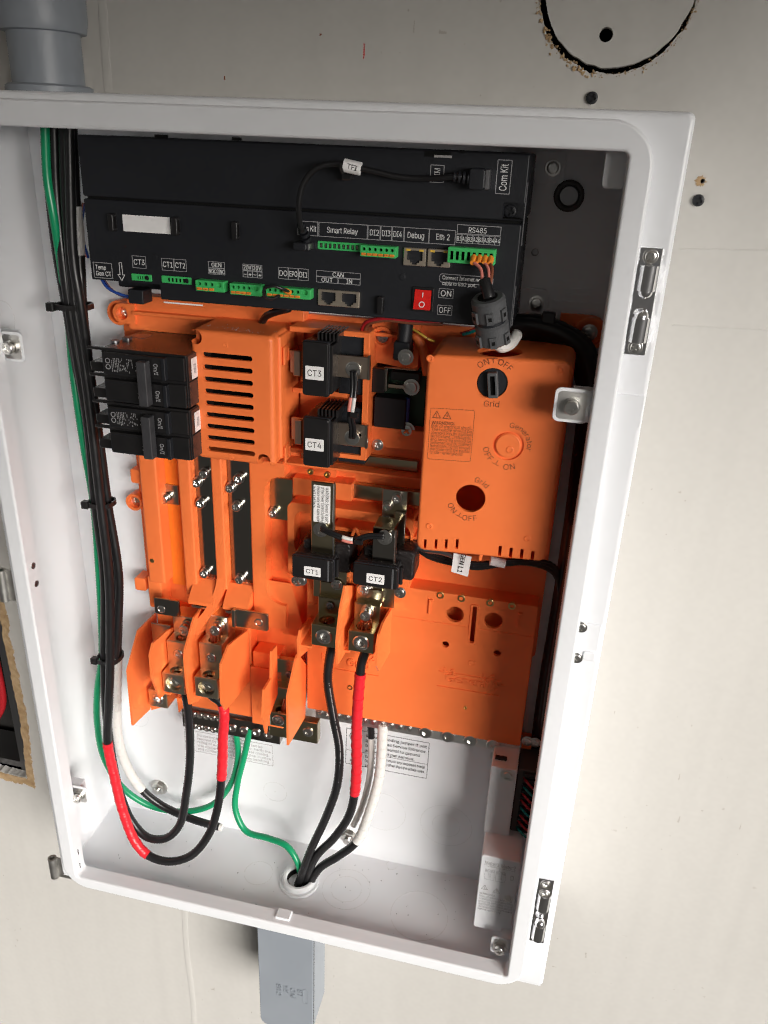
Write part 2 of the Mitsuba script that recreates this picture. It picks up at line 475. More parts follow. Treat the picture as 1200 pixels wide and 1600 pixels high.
# torn paper face round the left opening
op = Polygon(open_r).buffer(0.0006).buffer(-0.0006)
tornp = Polygon(ragged_poly(np.array(op.buffer(0.010, join_style=2).exterior.coords)[:-1], 0.006, 33, 0.0025)).buffer(0.0006).buffer(-0.0006).difference(op.buffer(0.0005))
part('torn_edge', 'wall', ext(tornp, YW - 0.0009, YW + 0.0002), 'raw_board', label='torn tan board edge round the left opening')
# raised seam of the board joint and fainter ones
sx = at(166, 80, YW)[0]
pts = [np.array([sx + 0.0012 * math.sin(z * 31), YW, z]) for z in np.linspace(-1.0, 0.99, 110)]
m = tube(pts, 0.0042, 12); m.vertices[:, 1] = YW + (m.vertices[:, 1] - YW) * 0.11
part('board_seam', 'wall', m, 'wall_paint', smooth=True)
for (p, q) in (((1062, 389), (1260, 392)), ((1050, 508), (1200, 516)), ((1019, 1021), (1010, 1015))):
    a, b = at(*p, YW), at(*q, YW)
    pts = [np.array([a[0] + (b[0] - a[0]) * t, YW + 0.0001, a[1] + (b[1] - a[1]) * t + 0.0008 * (meshkit.noise(np.array([[t * 9, 2, 3]]))[0] - .5)]) for t in np.linspace(0, 1, 30)]
    part('hairline_ridge', 'wall', tube(pts, 0.00045, 6), 'wall_paint', smooth=True)
# pencil and paint marks
for px, py, h, w in ((569, 80, 0.011, 0.0012), (168, 72, 0.007, 0.0012), (501, 54, 0.0015, 0.002), (351, 122, 0.003, 0.0012)):
    x, z = at(px, py, YW)
    part('paint_mark', 'wall', ext(Polygon([(x - w / 2, z - h / 2), (x + w * .4, z - h * .3), (x + w * .3, z + h * .4), (x - w * .3, z + h / 2)]), YW - 0.0002, YW + 0.0001), 'red_mark' if py in (80, 72) else 'orange_ink')
x, z = at(1094, 283, YW)
part('torn_hole_edge', 'wall', ext(Polygon(ragged((x, z), 0.0036, 40, 0.0022, 5)).difference(Point(*at(1098, 283, YW)).buffer(0.0016, 8)), YW - 0.0007, YW + 0.0001), 'raw_board')
for px, py, lab in ((925, 153, 'black screw in the wall above the cabinet, below the saw cut'), (1091, 313, 'black screw in the wall right of the cabinet, below a torn hole')):
    x, z = at(px, py, YW - 0.001)
    k = thing('wall_screw', lab, 'screw')
    scene[k] = {**SCREW_BLACK, 'to_world': face(x, YW - 0.0008, z, 1.05, 20)}
# inside the left opening: old metal box edge and red wire
x, z = at(20, 1060, YW + 0.02)
k = thing('recessed_box', 'dark grey metal box edge inside the torn wall opening on the left', 'box')
add(k, cat(box(br[0] - 0.02, br[0] - 0.009, YW + 0.012, YW + 0.06, br[1] - 0.01, br[1] + 0.33), box(br[0] - 0.3, br[0] - 0.0085, YW + 0.0125, YW + 0.06, br[1] + 0.003, br[1] + 0.012)), 'steel_grey')
k = thing('old_wire', 'dull red wire hanging inside the torn wall opening on the left', 'wire')
add(k, tube(spline([(br[0] - 0.042, YW + 0.024, br[1] + 0.20), (br[0] - 0.036, YW + 0.022, br[1] + 0.14), (br[0] - 0.039, YW + 0.022, br[1] + 0.09), (br[0] - 0.055, YW + 0.02, br[1] + 0.06)]), 0.0045, 10), 'wire_red', smooth=True)
# ground in front of the wall and the eave above it
add('ground', box(-40, 40, -60, YW + 0.011, -1.52, -1.5), 'ground_slab' if 'ground_slab' in scene else mat('ground_slab', prin((0.085, 0.083, 0.08), 0.85)))
labels['ground'] = {'label': 'grey concrete ground in front of the wall', 'category': 'ground', 'kind': 'structure'}
add('eave', box(-4, 1.2, -1.6, YW + 0.011, 0.915, 0.915 + 0.04), 'wall_paint')
labels['eave'] = {'label': 'beige soffit of the eave above the wall', 'category': 'eave', 'kind': 'structure'}

# ================================================================== the cabinet
cab = thing('electrical_cabinet', 'open white steel electrical cabinet full of orange and black equipment', 'cabinet')
X0, X1, Z0, Z1 = 0.0, 0.4834, 0.0, 0.75                      # collar
OX0, OX1, OZ0, OZ1 = 0.0147, 0.4684, 0.0133, 0.7329          # opening
BX0, BX1, BZ0, BZ1 = -0.013, 0.5037, -0.0054, 0.7555         # body
YF, YL, D = 0.0128, 0.016, 0.1207
FLOOR = -0.0034


def ring_loft(rings):
    m, k = len(rings[0]), len(rings)
    v = np.vstack(rings); f = []
    for a in range(k):
        b = (a + 1) % k
        for i in range(m):
            j = (i + 1) % m
            f += [(a * m + i, b * m + i, b * m + j), (a * m + i, b * m + j, a * m + j)]
    t = trimesh.Trimesh(v, np.array(f), process=False)
    if t.volume < 0: t.invert()
    return t


def ringat(x0, x1, z0, z1, r, y, n=10):
    p = rr_pts(x0, x1, z0, z1, r, n); return np.c_[p[:, 0], np.full(len(p), y), p[:, 1]]


# collar with rounded outer corners, its front face rounding into a lip that returns inwards
e = 0.0022
rings = [ringat(X0, X1, Z0, Z1, 0.027, YF + 0.001)]
for i in range(5):
    a = math.pi / 2 * i / 4; ins = e * (1 - math.cos(a))
    rings.append(ringat(X0 + ins, X1 - ins, Z0 + ins, Z1 - ins, 0.027 - ins, e * (1 - math.sin(a))))
for i in range(5):
    a = math.pi / 2 * i / 4; ins = e * (1 - math.sin(a))
    rings.append(ringat(OX0 - ins, OX1 + ins, OZ0 - ins, OZ1 + ins, 0.004 + ins, e * (1 - math.cos(a))))
rings += [ringat(OX0, OX1, OZ0, OZ1, 0.004, YL), ringat(OX0 - 0.0014, OX1 + 0.0014, OZ0 - 0.0014, OZ1 + 0.0014, 0.0054, YL), ringat(OX0 - 0.0014, OX1 + 0.0014, OZ0 - 0.0014, OZ1 + 0.0014, 0.0054, 0.0045), ringat(X0 + 0.0014, X1 - 0.0014, Z0 + 0.0014, Z1 - 0.0014, 0.0256, 0.0045), ringat(X0 + 0.0014, X1 - 0.0014, Z0 + 0.0014, Z1 - 0.0014, 0.0256, YF + 0.001)]
part('rim', cab, ring_loft(rings), 'white_enamel', smooth=40)
# flange behind the collar bending into the outer walls
b = 0.0035
rings = [ringat(X0 + 0.003, X1 - 0.003, Z0 + 0.003, Z1 - 0.003, 0.022, YF)]
for i in range(5):
    a = math.pi / 2 * i / 4; ins = b * (1 - math.sin(a))
    rings.append(ringat(BX0 + ins, BX1 - ins, BZ0 + ins, BZ1 - ins, 0.0045 - ins * 0.6, YF + b * (1 - math.cos(a))))
rings += [ringat(BX0, BX1, BZ0, BZ1, 0.0045, 0.1315), ringat(BX0 + 0.0017, BX1 - 0.0017, BZ0 + 0.0017, BZ1 - 0.0017, 0.003, 0.1315), ringat(BX0 + 0.0017, BX1 - 0.0017, BZ0 + 0.0017, BZ1 - 0.0017, 0.003, YF + 0.004), ringat(X0 + 0.003, X1 - 0.003, Z0 + 0.003, Z1 - 0.003, 0.022, YF + 0.0016)]
part('shell', cab, ring_loft(rings), 'white_enamel', smooth=40)
HUB = onfloor(467, 1378, FLOOR)
# back panel and floor liner
part('back_panel', cab, box(BX0 + 0.002, BX1 - 0.002, D, D + 0.0016, FLOOR, BZ1 - 0.002), 'white_enamel')


def annulus(r0, r1, n=40):
    return Point(0, 0).buffer(r1, n // 4).difference(Point(0, 0).buffer(r0, n // 4))


# knockouts: shallow pressed rings with two bridges
def knockout(r, w=0.0007):
    g = annulus(r - w / 2, r + w / 2, 48)
    for a in (20, 200):
        c = (r * math.cos(math.radians(a)), r * math.sin(math.radians(a)))
        g = g.difference(Point(*c).buffer(0.0022))
    return g


for px, py, rs in ((430, 1237, (0.0135,)), (697, 1290, (0.028, 0.015)), (597, 1268, (0.026,)), (215, 1120, (0.013,))):
    x, z = at(px, py, D)
    g = union_all([knockout(r) for r in rs] + [Point(0, 0).buffer(0.0009)])
    part('knockout', cab, ext(affinity.translate(g, x, z), D - 0.00018, D + 0.0002), 'embossed_enamel')
floor_holes = Point(HUB[0], HUB[1]).buffer(0.0145, 16)
fl = sbox(BX0 + 0.002, YF + 0.0005, BX1 - 0.002, D).difference(floor_holes)
m = trimesh.creation.extrude_polygon(fl, 0.0014, engine='earcut'); m.vertices[:, 2] += FLOOR - 0.0014
part('floor_pan', cab, m, 'white_enamel')
for px, py, rs in ((541, 1389, (0.026, 0.0165)), (404, 1364, (0.0155,)), (655, 1430, (0.030,)), (612, 1352, (0.006,))):
    c = onfloor(px, py, FLOOR)
    g = affinity.translate(union_all([knockout(r) for r in rs]), c[0], c[1])
    m = cat([trimesh.creation.extrude_polygon(h, 0.0004, engine='earcut') for h in getattr(g, 'geoms', [g])]); m.vertices[:, 2] += FLOOR - 0.0002
    part('knockout', cab, m, 'embossed_enamel')
# left inner wall stays the shell; round pressed ring on it
m = ext(knockout(0.017), 0, 0.0003)
xl = BX0 + 0.0017
v = m.vertices; m.vertices = np.c_[xl + 0.0002 - v[:, 1], 0.052 + v[:, 0], 0.585 + v[:, 2]]
part('knockout', cab, m, 'embossed_enamel')


# side brackets with a screw
def bracket(px, py, y, w, h, side, face_metal='satin_plate', label=None):
    x, z = at(px, py, y)
    k = part('bracket', cab, rblock(x - w / 2, x + w / 2, z - h / 2, z + h / 2, y, y + 0.0014, 0.004, 0.0005), 'white_enamel', smooth=40, label=label)
    xs = (BX0 + 0.0017) if side < 0 else (BX1 - 0.0017)
    part('web', k, box(min(x, xs) if side > 0 else xs, x if side < 0 else xs, y + 0.0015, y + 0.0125, z - h / 2 + 0.001, z + h / 2 - 0.001), 'white_enamel')
    ins = 0.0022
    part('bare_face', k, rblock(x - w / 2 + ins, x + w / 2 - ins, z - h / 2 + ins, z + h / 2 - ins, y - 0.0003, y + 0.0002, 0.003, 0.0002), face_metal, smooth=40)
    reuse('screw', k, LONG, face(x, y - 0.0003, z, 1.05, rng.uniform(0, 90)))
    return k


bracket(19, 542, 0.0215, 0.020, 0.024, -1)
bracket(124, 1242, 0.0215, 0.020, 0.022, -1)
bracket(893, 634, 0.010, 0.024, 0.024, 1)
bracket(781, 1478, 0.0215, 0.018, 0.022, 1)
# rim corner tab and two countersunk screws in the lip on the left, slotted rivets near the corner
x, z = at(968, 258, 0.0185)
part('corner_tab', cab, rblock(x - 0.009, x + 0.008, z - 0.0135, z + 0.012, 0.0185, 0.0197, 0.003, 0.0005), 'white_enamel', smooth=40)
for px, py in ((52, 884), (57, 912)):
    # lip face at x = OX0 looks right
    d = RIGHT * ((px - 600) / FOC) + DOWN * ((py - 800) / FOC) + FWD; q = CAM + d * ((OX0 - CAM[0]) / d[0])
    scene[key_of('lip_screw', cab)] = {**SCREW_DARK, 'to_world': T().translate(q.tolist()).rotate([0, 0, 1], 90).scale([0.75, 0.25, 0.75])}
for px, py in ((122, 1331), (125, 1352)):
    d = RIGHT * ((px - 600) / FOC) + DOWN * ((py - 800) / FOC) + FWD; q = CAM + d * ((OX0 - CAM[0]) / d[0])
    part('weep_slot', cab, box(OX0 - 0.0005, OX0 + 0.0001, q[1] - 0.0006, q[1] + 0.0006, q[2] - 0.0035, q[2] + 0.0035), 'dark_hole')
c = onfloor(445, 1428, OZ0)
part('edge_tab', cab, box(c[0] - 0.008, c[0] + 0.007, 0.006, 0.0175, OZ0 - 0.0012, OZ0 + 0.0022, 0.0006), 'white_enamel')
# hinge knuckles on the left
for px, py, z_h in ((5, 914, 0.016), (84, 1355, 0.014)):
    x, z = at(px, py, YF + 0.012)
    k = part('hinge', cab, cut(cyl((x, YF + 0.012, z - z_h), (x, YF + 0.012, z + z_h), 0.0047, 20), cyl((x, YF + 0.012, z - z_h - 0.01), (x, YF + 0.012, z + z_h + 0.01), 0.0028, 14)), 'satin_plate', smooth=40)
    part('leaf', k, box(x + 0.0036, BX0 - 0.0003, YF + 0.013, YF + 0.0145, z - z_h, z + z_h), 'satin_plate')
# mounting bolts and small welded fasteners of the back panel
for px, py in ((249, 1229), (545, 1306)):
    x, z = at(px, py, D); reuse('mounting_bolt', cab, BOLT, face(x, D, z, 1.3, rng.uniform(0, 60)))
# rubber plug and pressed plate top right
x, z = at(889, 306, D)
k = part('hole_plug', cab, cut(lathe([(0.0112, 0), (0.0112, 0.002), (0.0100, 0.0032), (0, 0.0032)], 28), ycyl(0, 0, 0.0082, -0.01, -0.0012, 24)), 'plug_rubber', smooth=35, to_world=face(x, D, z))
part('plug_centre', k, lathe([(0.0075, 0), (0.0075, 0.0022), (0.0065, 0.003), (0, 0.003)], 24), 'steel_grey', smooth=35, to_world=face(x, D, z))
x, z = at(905, 457, D)
part('pressed_loop', cab, cat(frame(x - 0.020, x + 0.020, z - 0.008, z + 0.008, D, 0.001, 0.001, 0.001), frame(x - 0.011, x + 0.011, z - 0.003, z + 0.003, D, 0.0015, 0.003, 0.002)), 'white_enamel')


# double ball catches: plate, two barrels, two balls
def ball_catch(p1, p2, y=YF, label=None):
    a, b_ = np.array(at(*p1, y)), np.array(at(*p2, y))
    c = (a + b_) / 2; L = np.linalg.norm(a - b_); w = 0.0136
    k = part('ball_catch', cab, box(c[0] - w / 2, c[0] + w / 2, y - 0.0016, y - 0.0001, c[1] - L / 2, c[1] + L / 2, 0.0003), 'chrome', label=label)
    for s in (1, -1):
        z0, z1 = c[1] + s * L * 0.105, c[1] + s * L * 0.355
        part('barrel', k, tube([(c[0], y - 0.0062, z0 + s * 0.0012), (c[0], y - 0.0062, z1)], 0.0057, 26), 'chrome', smooth=40)
        part('collar', k, box(c[0] - 0.0057, c[0] + 0.0057, y - 0.006, y - 0.0016, min(z0, z1), max(z0, z1)), 'chrome')
        m = trimesh.creation.icosphere(subdivisions=3, radius=0.0046); m.apply_translation((c[0], y - 0.0062, z0 + s * 0.0008))
        part('ball', k, m, 'chrome', smooth=True)
        reuse('screw', k, SCREW, face(c[0], y - 0.0016, c[1] + s * L * 0.425, 0.86, rng.uniform(0, 90)))


ball_catch((1017, 387), (992, 554), label='upper chrome double ball catch on the right flange')
ball_catch((852, 1372), (840, 1470), label='lower chrome double ball catch on the right flange')
# white clip plate between them
a = at(925, 972, YF); b_ = at(900, 1034, YF)
k = part('clip_plate', cab, box(a[0] - 0.014, BX1 - 0.0035, YF - 0.0012, YF - 0.0001, b_[1] + 0.003, a[1] - 0.001, 0.0004), 'white_enamel')
part('clip_tongue', k, rblock(BX1 - 0.0135, BX1 - 0.0045, b_[1] + 0.0045, b_[1] + 0.0125, YF - 0.0028, YF - 0.0012, 0.002, 0.0008), 'white_enamel', smooth=40)
for px, py in ((908, 980), (901, 1028)): screw(k, px, py, YF - 0.0012, s=0.85)

# specks left from drilling on the cabinet floor
g_ = np.random.default_rng(17); sp = []
for i in range(70):
    q = np.array([g_.uniform(0.03, 0.45), g_.uniform(0.025, 0.115), FLOOR + 0.0002])
    m = trimesh.creation.icosphere(subdivisions=0, radius=g_.uniform(0.00025, 0.0007)); m.vertices = m.vertices * [1, 1.6, 0.5] + q; sp.append(m)
k = thing('drilling_debris', 'tiny dark specks of drilling debris scattered over the cabinet floor', 'debris', kind='stuff')
add(k, cat(sp), 'steel_grey')

# ================================================================== black control module
YM = 0.045
mod = thing('control_module', 'wide black control module with white lettering, green terminals and sockets across the cabinet top', 'control module')
MX0, MX1 = 0.0806, 0.4085
up_ = rblock(MX0, MX1, 0.6875, 0.7293, YM, 0.110, 0.0015, 0.0012)
a, b_ = at(787, 316, YM), at(814, 345, YM)
up_ = cut(up_, box(a[0], MX1 + 0.001, YM - 0.001, YM + 0.012, b_[1] + 0.0005, a[1]))
part('upper_housing', mod, up_, 'black_plastic', smooth=35)
x, z = at(797, 330, YM + 0.012)
reuse('screw', mod, SCREW_BLACK, face(x, YM + 0.012, z, 1.1, 20))
low = rblock(MX0 - 0.0004, MX1 - 0.001, 0.6155, 0.6858, YM + 0.0006, 0.112, 0.0015, 0.0012)
a, b_ = at(176, 441, YM), at(236, 470, YM)
c = at(252, 474, YM)
low = cut(low, box(-0.1, c[0], YM - 0.01, YM + 0.04, 0.5, at(190, 440, YM)[1]), box(c[0], 0.5, YM - .01, YM + .1, 0.6154, at(400, 484, YM)[1] - 0.0004))
part('lower_housing', mod, low, 'black_plastic', smooth=35)
YL2 = YM + 0.0006
part('seam', mod, box(MX0 + 0.002, MX1 - 0.003, YM + 0.003, 0.1, 0.684, 0.689), 'dark_hole')
# mounting ears on the right, vents and slot at the top
for px, py in ((864, 262), (838, 474)):
    x, z = at(px, py, D - 0.002)
    k = part('mounting_ear', mod, rblock(MX1 - 0.001, x + 0.009, z - 0.011, z + 0.011, D - 0.0022, D - 0.0003, 0.004, 0.0004), 'white_enamel', smooth=40)
    reuse('screw', k, SCREW, face(x, D - 0.0022, z, 1.1, rng.uniform(0, 90)))
screw(mod, 836, 394, D - 0.001, SCREW_DARK, 0.7)
for px, py, w, h in ((684, 241, 0.018, 0.0035), (252, 214, 0.010, 0.003), (370, 217, 0.007, 0.002), (722, 237, 0.004, 0.002)):
    x, z = at(px, py, YM)
    part('slot', mod, box(x - w / 2, x + w / 2, YM - 0.0004, YM + 0.0004, z - h / 2, z + h / 2), 'dark_hole')
x, z = at(690, 243, YM - 0.0005)
part('slot_label', mod, box(x - 0.005, x + 0.007, YM - 0.0007, YM - 0.0003, z - 0.0013, z + 0.0002), 'grey_print')


def ctext(s, px0, py0, px1, py1, y=YL2, rot=0.0, bold=False, h=None):
    """Lettering fitted to the photographed box, as (x, z) size."""
    (xa, za), (xb, zb) = at(px0, py0, y), at(px1, py1, y)
    W, H = abs(xb - xa), abs(za - zb)
    if abs(abs(rot) - 90) < 1: W, H = H, W
    hh = h or H
    m = meshkit.text_mesh(s, hh, 0.00022, bold)
    w = np.ptp(m.vertices[:, 0])
    return text(s, hh, (xa + xb) / 2, y, (za + zb) / 2, rot, 'c', bold, 0.00022, squeeze=W / w)


def pbox(px0, py0, px1, py1, y=YL2, r=0.0004, w=0.00045):
    a, b_ = at(px0, py0, y), at(px1, py1, y)
    return frame(a[0], b_[0], b_[1], a[1], y, w, r)


pr_ = []
# rotated lettering of the upper housing
pr_ += [pbox(778, 249, 796, 304, YM), ctext('Com Kit', 783, 256, 791, 298, YM, 90)]
pr_ += [pbox(673, 257, 693, 286, YM), ctext('SIM', 679, 263, 687, 280, YM, 90)]
# upper row of the lower housing
ycell = [(465, 346, 497, 370), (498, 347, 574, 373), (575, 352, 594, 375), (595, 353, 612, 376), (613, 354, 631, 377), (632, 356, 670, 380), (671, 358, 711, 382)]
cellz0, cellz1 = at(570, 374, YL2)[1], at(570, 351, YL2)[1]
for q in ycell:
    a, b_ = at(q[0], q[1], YL2), at(q[2], q[3], YL2)
    pr_.append(frame(a[0], b_[0], cellz0, cellz1, YL2, 0.0004, 0.0002))
zmid = (cellz0 + cellz1) / 2


def rowtext(s, px0, px1, z, h, y=YL2):
    xa, xb = at(px0, 365 if z > .65 else 430, y)[0], at(px1, 365 if z > .65 else 430, y)[0]
    m = meshkit.text_mesh(s, h, 0.00022); w = np.ptp(m.vertices[:, 0])
    return text(s, h, (xa + xb) / 2, y, z, squeeze=(xb - xa) / w, depth=0.00022)


for s, p0, p1 in (('Com Kit', 466, 494), ('Smart Relay', 511, 559), ('DI2', 578, 592), ('DI3', 597, 610), ('DI4', 615, 628), ('Debug', 637, 663), ('Eth 2', 682, 703)):
    pr_.append(rowtext(s, p0, p1, zmid, 0.0039))
a, b_ = at(714, 361, YL2), at(782, 373, YL2); z0 = b_[1] + 0.0013; z1 = z0 + 0.0064
pr_ += [frame(a[0], b_[0], z0 + 0.0003, z1, YL2, 0.0004, 0.0003), rowtext('RS485', 732, 760, (z0 + z1) / 2, 0.0035)]
w8 = (b_[0] - a[0]) / 8
for i, s in enumerate(('B1', 'A1', 'B2', 'A2', 'B3', 'A3', 'B4', 'A4')):
    xa = a[0] + i * w8
    pr_ += [frame(xa, xa + w8, z0 - 0.0058, z0, YL2, 0.0003, 0.0001), text(s, 0.0029, xa + w8 / 2, YL2, z0 - 0.0029, squeeze=0.66, depth=0.00022)]


# lower row
def cells(px0, py0, px1, py1, words, h, header=None, y=YL2):
    a, b_ = at(px0, py0, y), at(px1, py1, y)
    x0, x1, z1, z0 = a[0], b_[0], a[1], b_[1]
    out, zt = [], z1
    if header:
        zt = z1 - (z1 - z0) * 0.5; n = len(header); w = (x1 - x0) / n
        for i, s in enumerate(header):
            out += [frame(x0 + i * w, x0 + (i + 1) * w, zt, z1, y, 0.00035, 0.0002)]
            m = meshkit.text_mesh(s, h, 0.0002); sq = min(1, w * 0.8 / np.ptp(m.vertices[:, 0]))
            out.append(text(s, h, x0 + (i + .5) * w, y, (zt + z1) / 2, squeeze=sq, depth=0.00022))
    n = len(words); w = (x1 - x0) / n
    for i, s in enumerate(words):
        out += [frame(x0 + i * w, x0 + (i + 1) * w, z0, zt, y, 0.00035, 0.0002)]
        if s:
            m = meshkit.text_mesh(s, h, 0.0002); sq = min(1, w * 0.78 / max(np.ptp(m.vertices[:, 0]), 1e-5))
            out.append(text(s, h, x0 + (i + .5) * w, y, (z0 + zt) / 2, squeeze=sq, depth=0.00022))
    return out


pr_ += cells(206, 399, 229, 420, ['CT3'], 0.0040)
pr_ += cells(252, 403, 292, 425, ['CT1', 'CT2'], 0.0040)
pr_ += cells(325, 408, 352, 430, ['NO', 'CO', 'NC'], 0.0029, ['GEN'])
pr_ += cells(379, 412, 410, 435, ['–', '+', '–', '+'], 0.0032, ['20V', '20V'])
pr_ += cells(435, 417, 482, 439, ['DO', 'EPO', 'DI1'], 0.0039)
pr_ += cells(494, 422, 563, 446, ['OUT', 'IN'], 0.0030, ['CAN'])
pr_ += [pbox(145, 409, 177, 436, r=0.0008), ctext('Temp', 149, 414, 166, 421, h=0.0034), ctext('Gen CT', 150, 424, 174, 431, h=0.0034)]
a, b_ = at(188, 410, YL2), at(188, 439, YL2)
x, z1, z0 = a[0], a[1], b_[1]
arr = Polygon([(x - .0013, z1), (x + .0013, z1), (x + .0013, z0 + .005), (x + .0032, z0 + .005), (x, z0), (x - .0032, z0 + .005), (x - .0013, z0 + .005)])
pr_.append(ext(arr.difference(arr.buffer(-0.00042, join_style=2)), YL2 - 0.00025, YL2 - 0.00005))
pr_ += [pbox(687, 427, 770, 447, r=0.002, w=0.0004)]
a = at(691, 430, YL2)
pr_ += [text('Connect Internet network', 0.0026, a[0] + 0.0001, YL2, a[1] - 0.0027, align='l', squeeze=0.80, depth=0.0002), text('cable to Eth2 port.', 0.0026, a[0] + 0.0001, YL2, a[1] - 0.0066, align='l', squeeze=0.80, depth=0.0002)]
pr_ += cells(686, 450, 708, 467, ['ON'], 0.0040)
pr_ += cells(684, 476, 706, 493, ['OFF'], 0.0040)
labels[part('white_lettering', mod, cat([m for m in pr_ if not getattr(m, 'is_line', False)]), 'white_print')] = {'kind': 'stuff'}
labels[part('outline_print', mod, cat([m for m in pr_ if getattr(m, 'is_line', False)]), 'line_print')] = {'kind': 'stuff'}


# green terminals
def terminal(px0, py0, px1, py1, n, plug=True, ear=False, lever=None, depth=0.008, hole=0.55):
    a, b_ = at(px0, py0, YL2), at(px1, py1, YL2)
    x0, x1, z1, z0 = a[0], b_[0], a[1], b_[1]
    yf = YL2 - (depth if plug else 0.0012)
    m = rblock(x0, x1, z0, z1, yf, YL2 + 0.0003, 0.0006, 0.0004)
    xs0, xs1 = (x0 + 0.0008, x1 - (0.0075 if ear else 0.0008)) if plug else (x0 + (0.0045 if ear else 0.001), x1 - (0.0045 if ear else 0.001))
    w = (xs1 - xs0) / n; tools = []
    zc = z0 + (z1 - z0) * (0.68 if lever else 0.5)
    for i in range(n):
        c = xs0 + (i + .5) * w
        tools.append(ycyl(c, zc, w * 0.29, yf - 0.001, yf + 0.005, 12) if lever else box(c - w * 0.3, c + w * 0.3, yf - 0.001, yf + (0.005 if plug else 0.0011), zc - (z1 - z0) * 0.3, zc + (z1 - z0) * 0.26))
    if ear: tools.append(ycyl(x1 - 0.0038, zc, 0.0019, yf - 0.001, yf + 0.003, 12))
    k = part('terminal_block', mod, cut(m, *tools), 'terminal_green')
    part('contact_row', k, box(xs0, xs1, yf + (0.0042 if plug else 0.0009), yf + (0.0046 if plug else 0.00105), z0 + 0.0012, z1 - 0.0012), 'dark_hole')
    if not plug and not ear:
        for i in range(n):
            c = xs0 + (i + .5) * w
            part('pin', k, box(c - 0.0004, c + 0.0004, yf + 0.0002, yf + 0.001, zc - 0.0012, zc + 0.0012), 'tin_plate')
    if lever:
        for i in range(n):
            c = xs0 + (i + .5) * w
            part('lever', k, box(c - w * 0.42, c + w * 0.42, yf - 0.0011, yf + 0.001, z0 + (z1 - z0) * 0.10, z0 + (z1 - z0) * 0.34, 0.0003), 'lever_orange')
            part('lever_groove', k, box(c - w * 0.40, c + w * 0.40, yf - 0.0013, yf - 0.001, z0 + (z1 - z0) * 0.2, z0 + (z1 - z0) * 0.235), 'orange_ink')
    return k


terminal(206, 427, 238, 440, 4, plug=False, ear=True)
terminal(253, 430, 300, 445, 5, plug=False, ear=True)
terminal(312, 435, 357, 455, 3, ear=True, lever=True)
terminal(365, 440, 414, 461, 4, ear=True, lever=True)
terminal(421, 445, 490, 466, 6, ear=True, lever=True)
terminal(497, 376, 571, 394, 10, plug=False)
terminal(567, 381, 622, 402, 6, lever=True, ear=False)
kk = terminal(703, 384, 774, 413, 8, lever=False)
rs_a, rs_b = at(703, 384, YL2), at(774, 413, YL2)


# sockets with a metal shroud
def socket(px0, py0, px1, py1, n=1, name='ethernet_socket'):
    a, b_ = at(px0, py0, YL2), at(px1, py1, YL2)
    x0, x1, z1, z0 = a[0], b_[0], a[1], b_[1]
    m = box(x0, x1, YL2 - 0.0022, YL2 + 0.012, z0, z1, 0.0003); w = (x1 - x0) / n
    tools, ins = [], []
    for i in range(n):
        c = x0 + (i + .5) * w; hw = w * 0.36; h = z1 - z0
        tools += [box(c - hw, c + hw, YL2 - 0.003, YL2 + 0.009, z0 + h * 0.30, z1 - h * 0.14), box(c - hw * 0.62, c + hw * 0.62, YL2 - 0.003, YL2 + 0.009, z0 + h * 0.17, z0 + h * 0.31), box(c - hw * 0.34, c + hw * 0.34, YL2 - 0.003, YL2 + 0.009, z0 + h * 0.06, z0 + h * 0.18)]
        ins.append(box(c - hw, c + hw, YL2 + 0.0075, YL2 + 0.0085, z0 + h * 0.1, z1 - h * 0.14))
    k = part(name, mod, cut(m, *tools), 'socket_metal')
    part('cavity', k, cat(ins), 'dark_hole')
    for i in range(n):
        c = x0 + (i + .5) * w
        for s in range(8):
            part('gold_contact', k, box(c + (s - 3.5) * w * 0.075 - 0.00022, c + (s - 3.5) * w * 0.075 + 0.00022, YL2 + 0.001, YL2 + 0.0074, z1 - (z1 - z0) * 0.24, z1 - (z1 - z0) * 0.2), 'brass')
        if n == 1:
            for s in (-1, 1): part('indicator', k, box(c + s * w * 0.3 - 0.0016, c + s * w * 0.3 + 0.0016, YL2 - 0.0026, YL2 - 0.0018, z1 - 0.0021, z1 - 0.0007), 'wire_yellow')


socket(632, 386, 665, 416)
socket(670, 388, 703, 418)
socket(498, 451, 562, 481, 2, 'twin_socket')
# rocker switch
a, b_ = at(645, 447, YL2), at(677, 488, YL2)
k = part('rocker_switch', mod, cut(rblock(a[0], b_[0], b_[1], a[1], YL2 - 0.0018, YL2 + 0.002, 0.001, 0.0006), box(a[0] + 0.0016, b_[0] - 0.0016, YL2 - 0.01, YL2 + 0.0004, b_[1] + 0.0016, a[1] - 0.0016)), 'glossy_black', smooth=35)
cx_, cz_ = (a[0] + b_[0]) / 2, (a[1] + b_[1]) / 2; hw, hh = (b_[0] - a[0]) / 2 - 0.002, (a[1] - b_[1]) / 2 - 0.002
prof = Polygon([(YL2 + 0.002, cz_ - hh), (YL2 + 0.002, cz_ + hh), (YL2 - 0.0012, cz_ + hh), (YL2 - 0.0028, cz_), (YL2 - 0.0058, cz_ - hh + 0.0008), (YL2 - 0.0052, cz_ - hh)])
m = trimesh.creation.extrude_polygon(prof, hw * 2, engine='earcut'); v = m.vertices
m = trimesh.Trimesh(np.c_[cx_ - hw + v[:, 2], v[:, 0], v[:, 1]], m.faces[:, ::-1], process=False)
rk = part('red_rocker', k, m, 'switch_red')
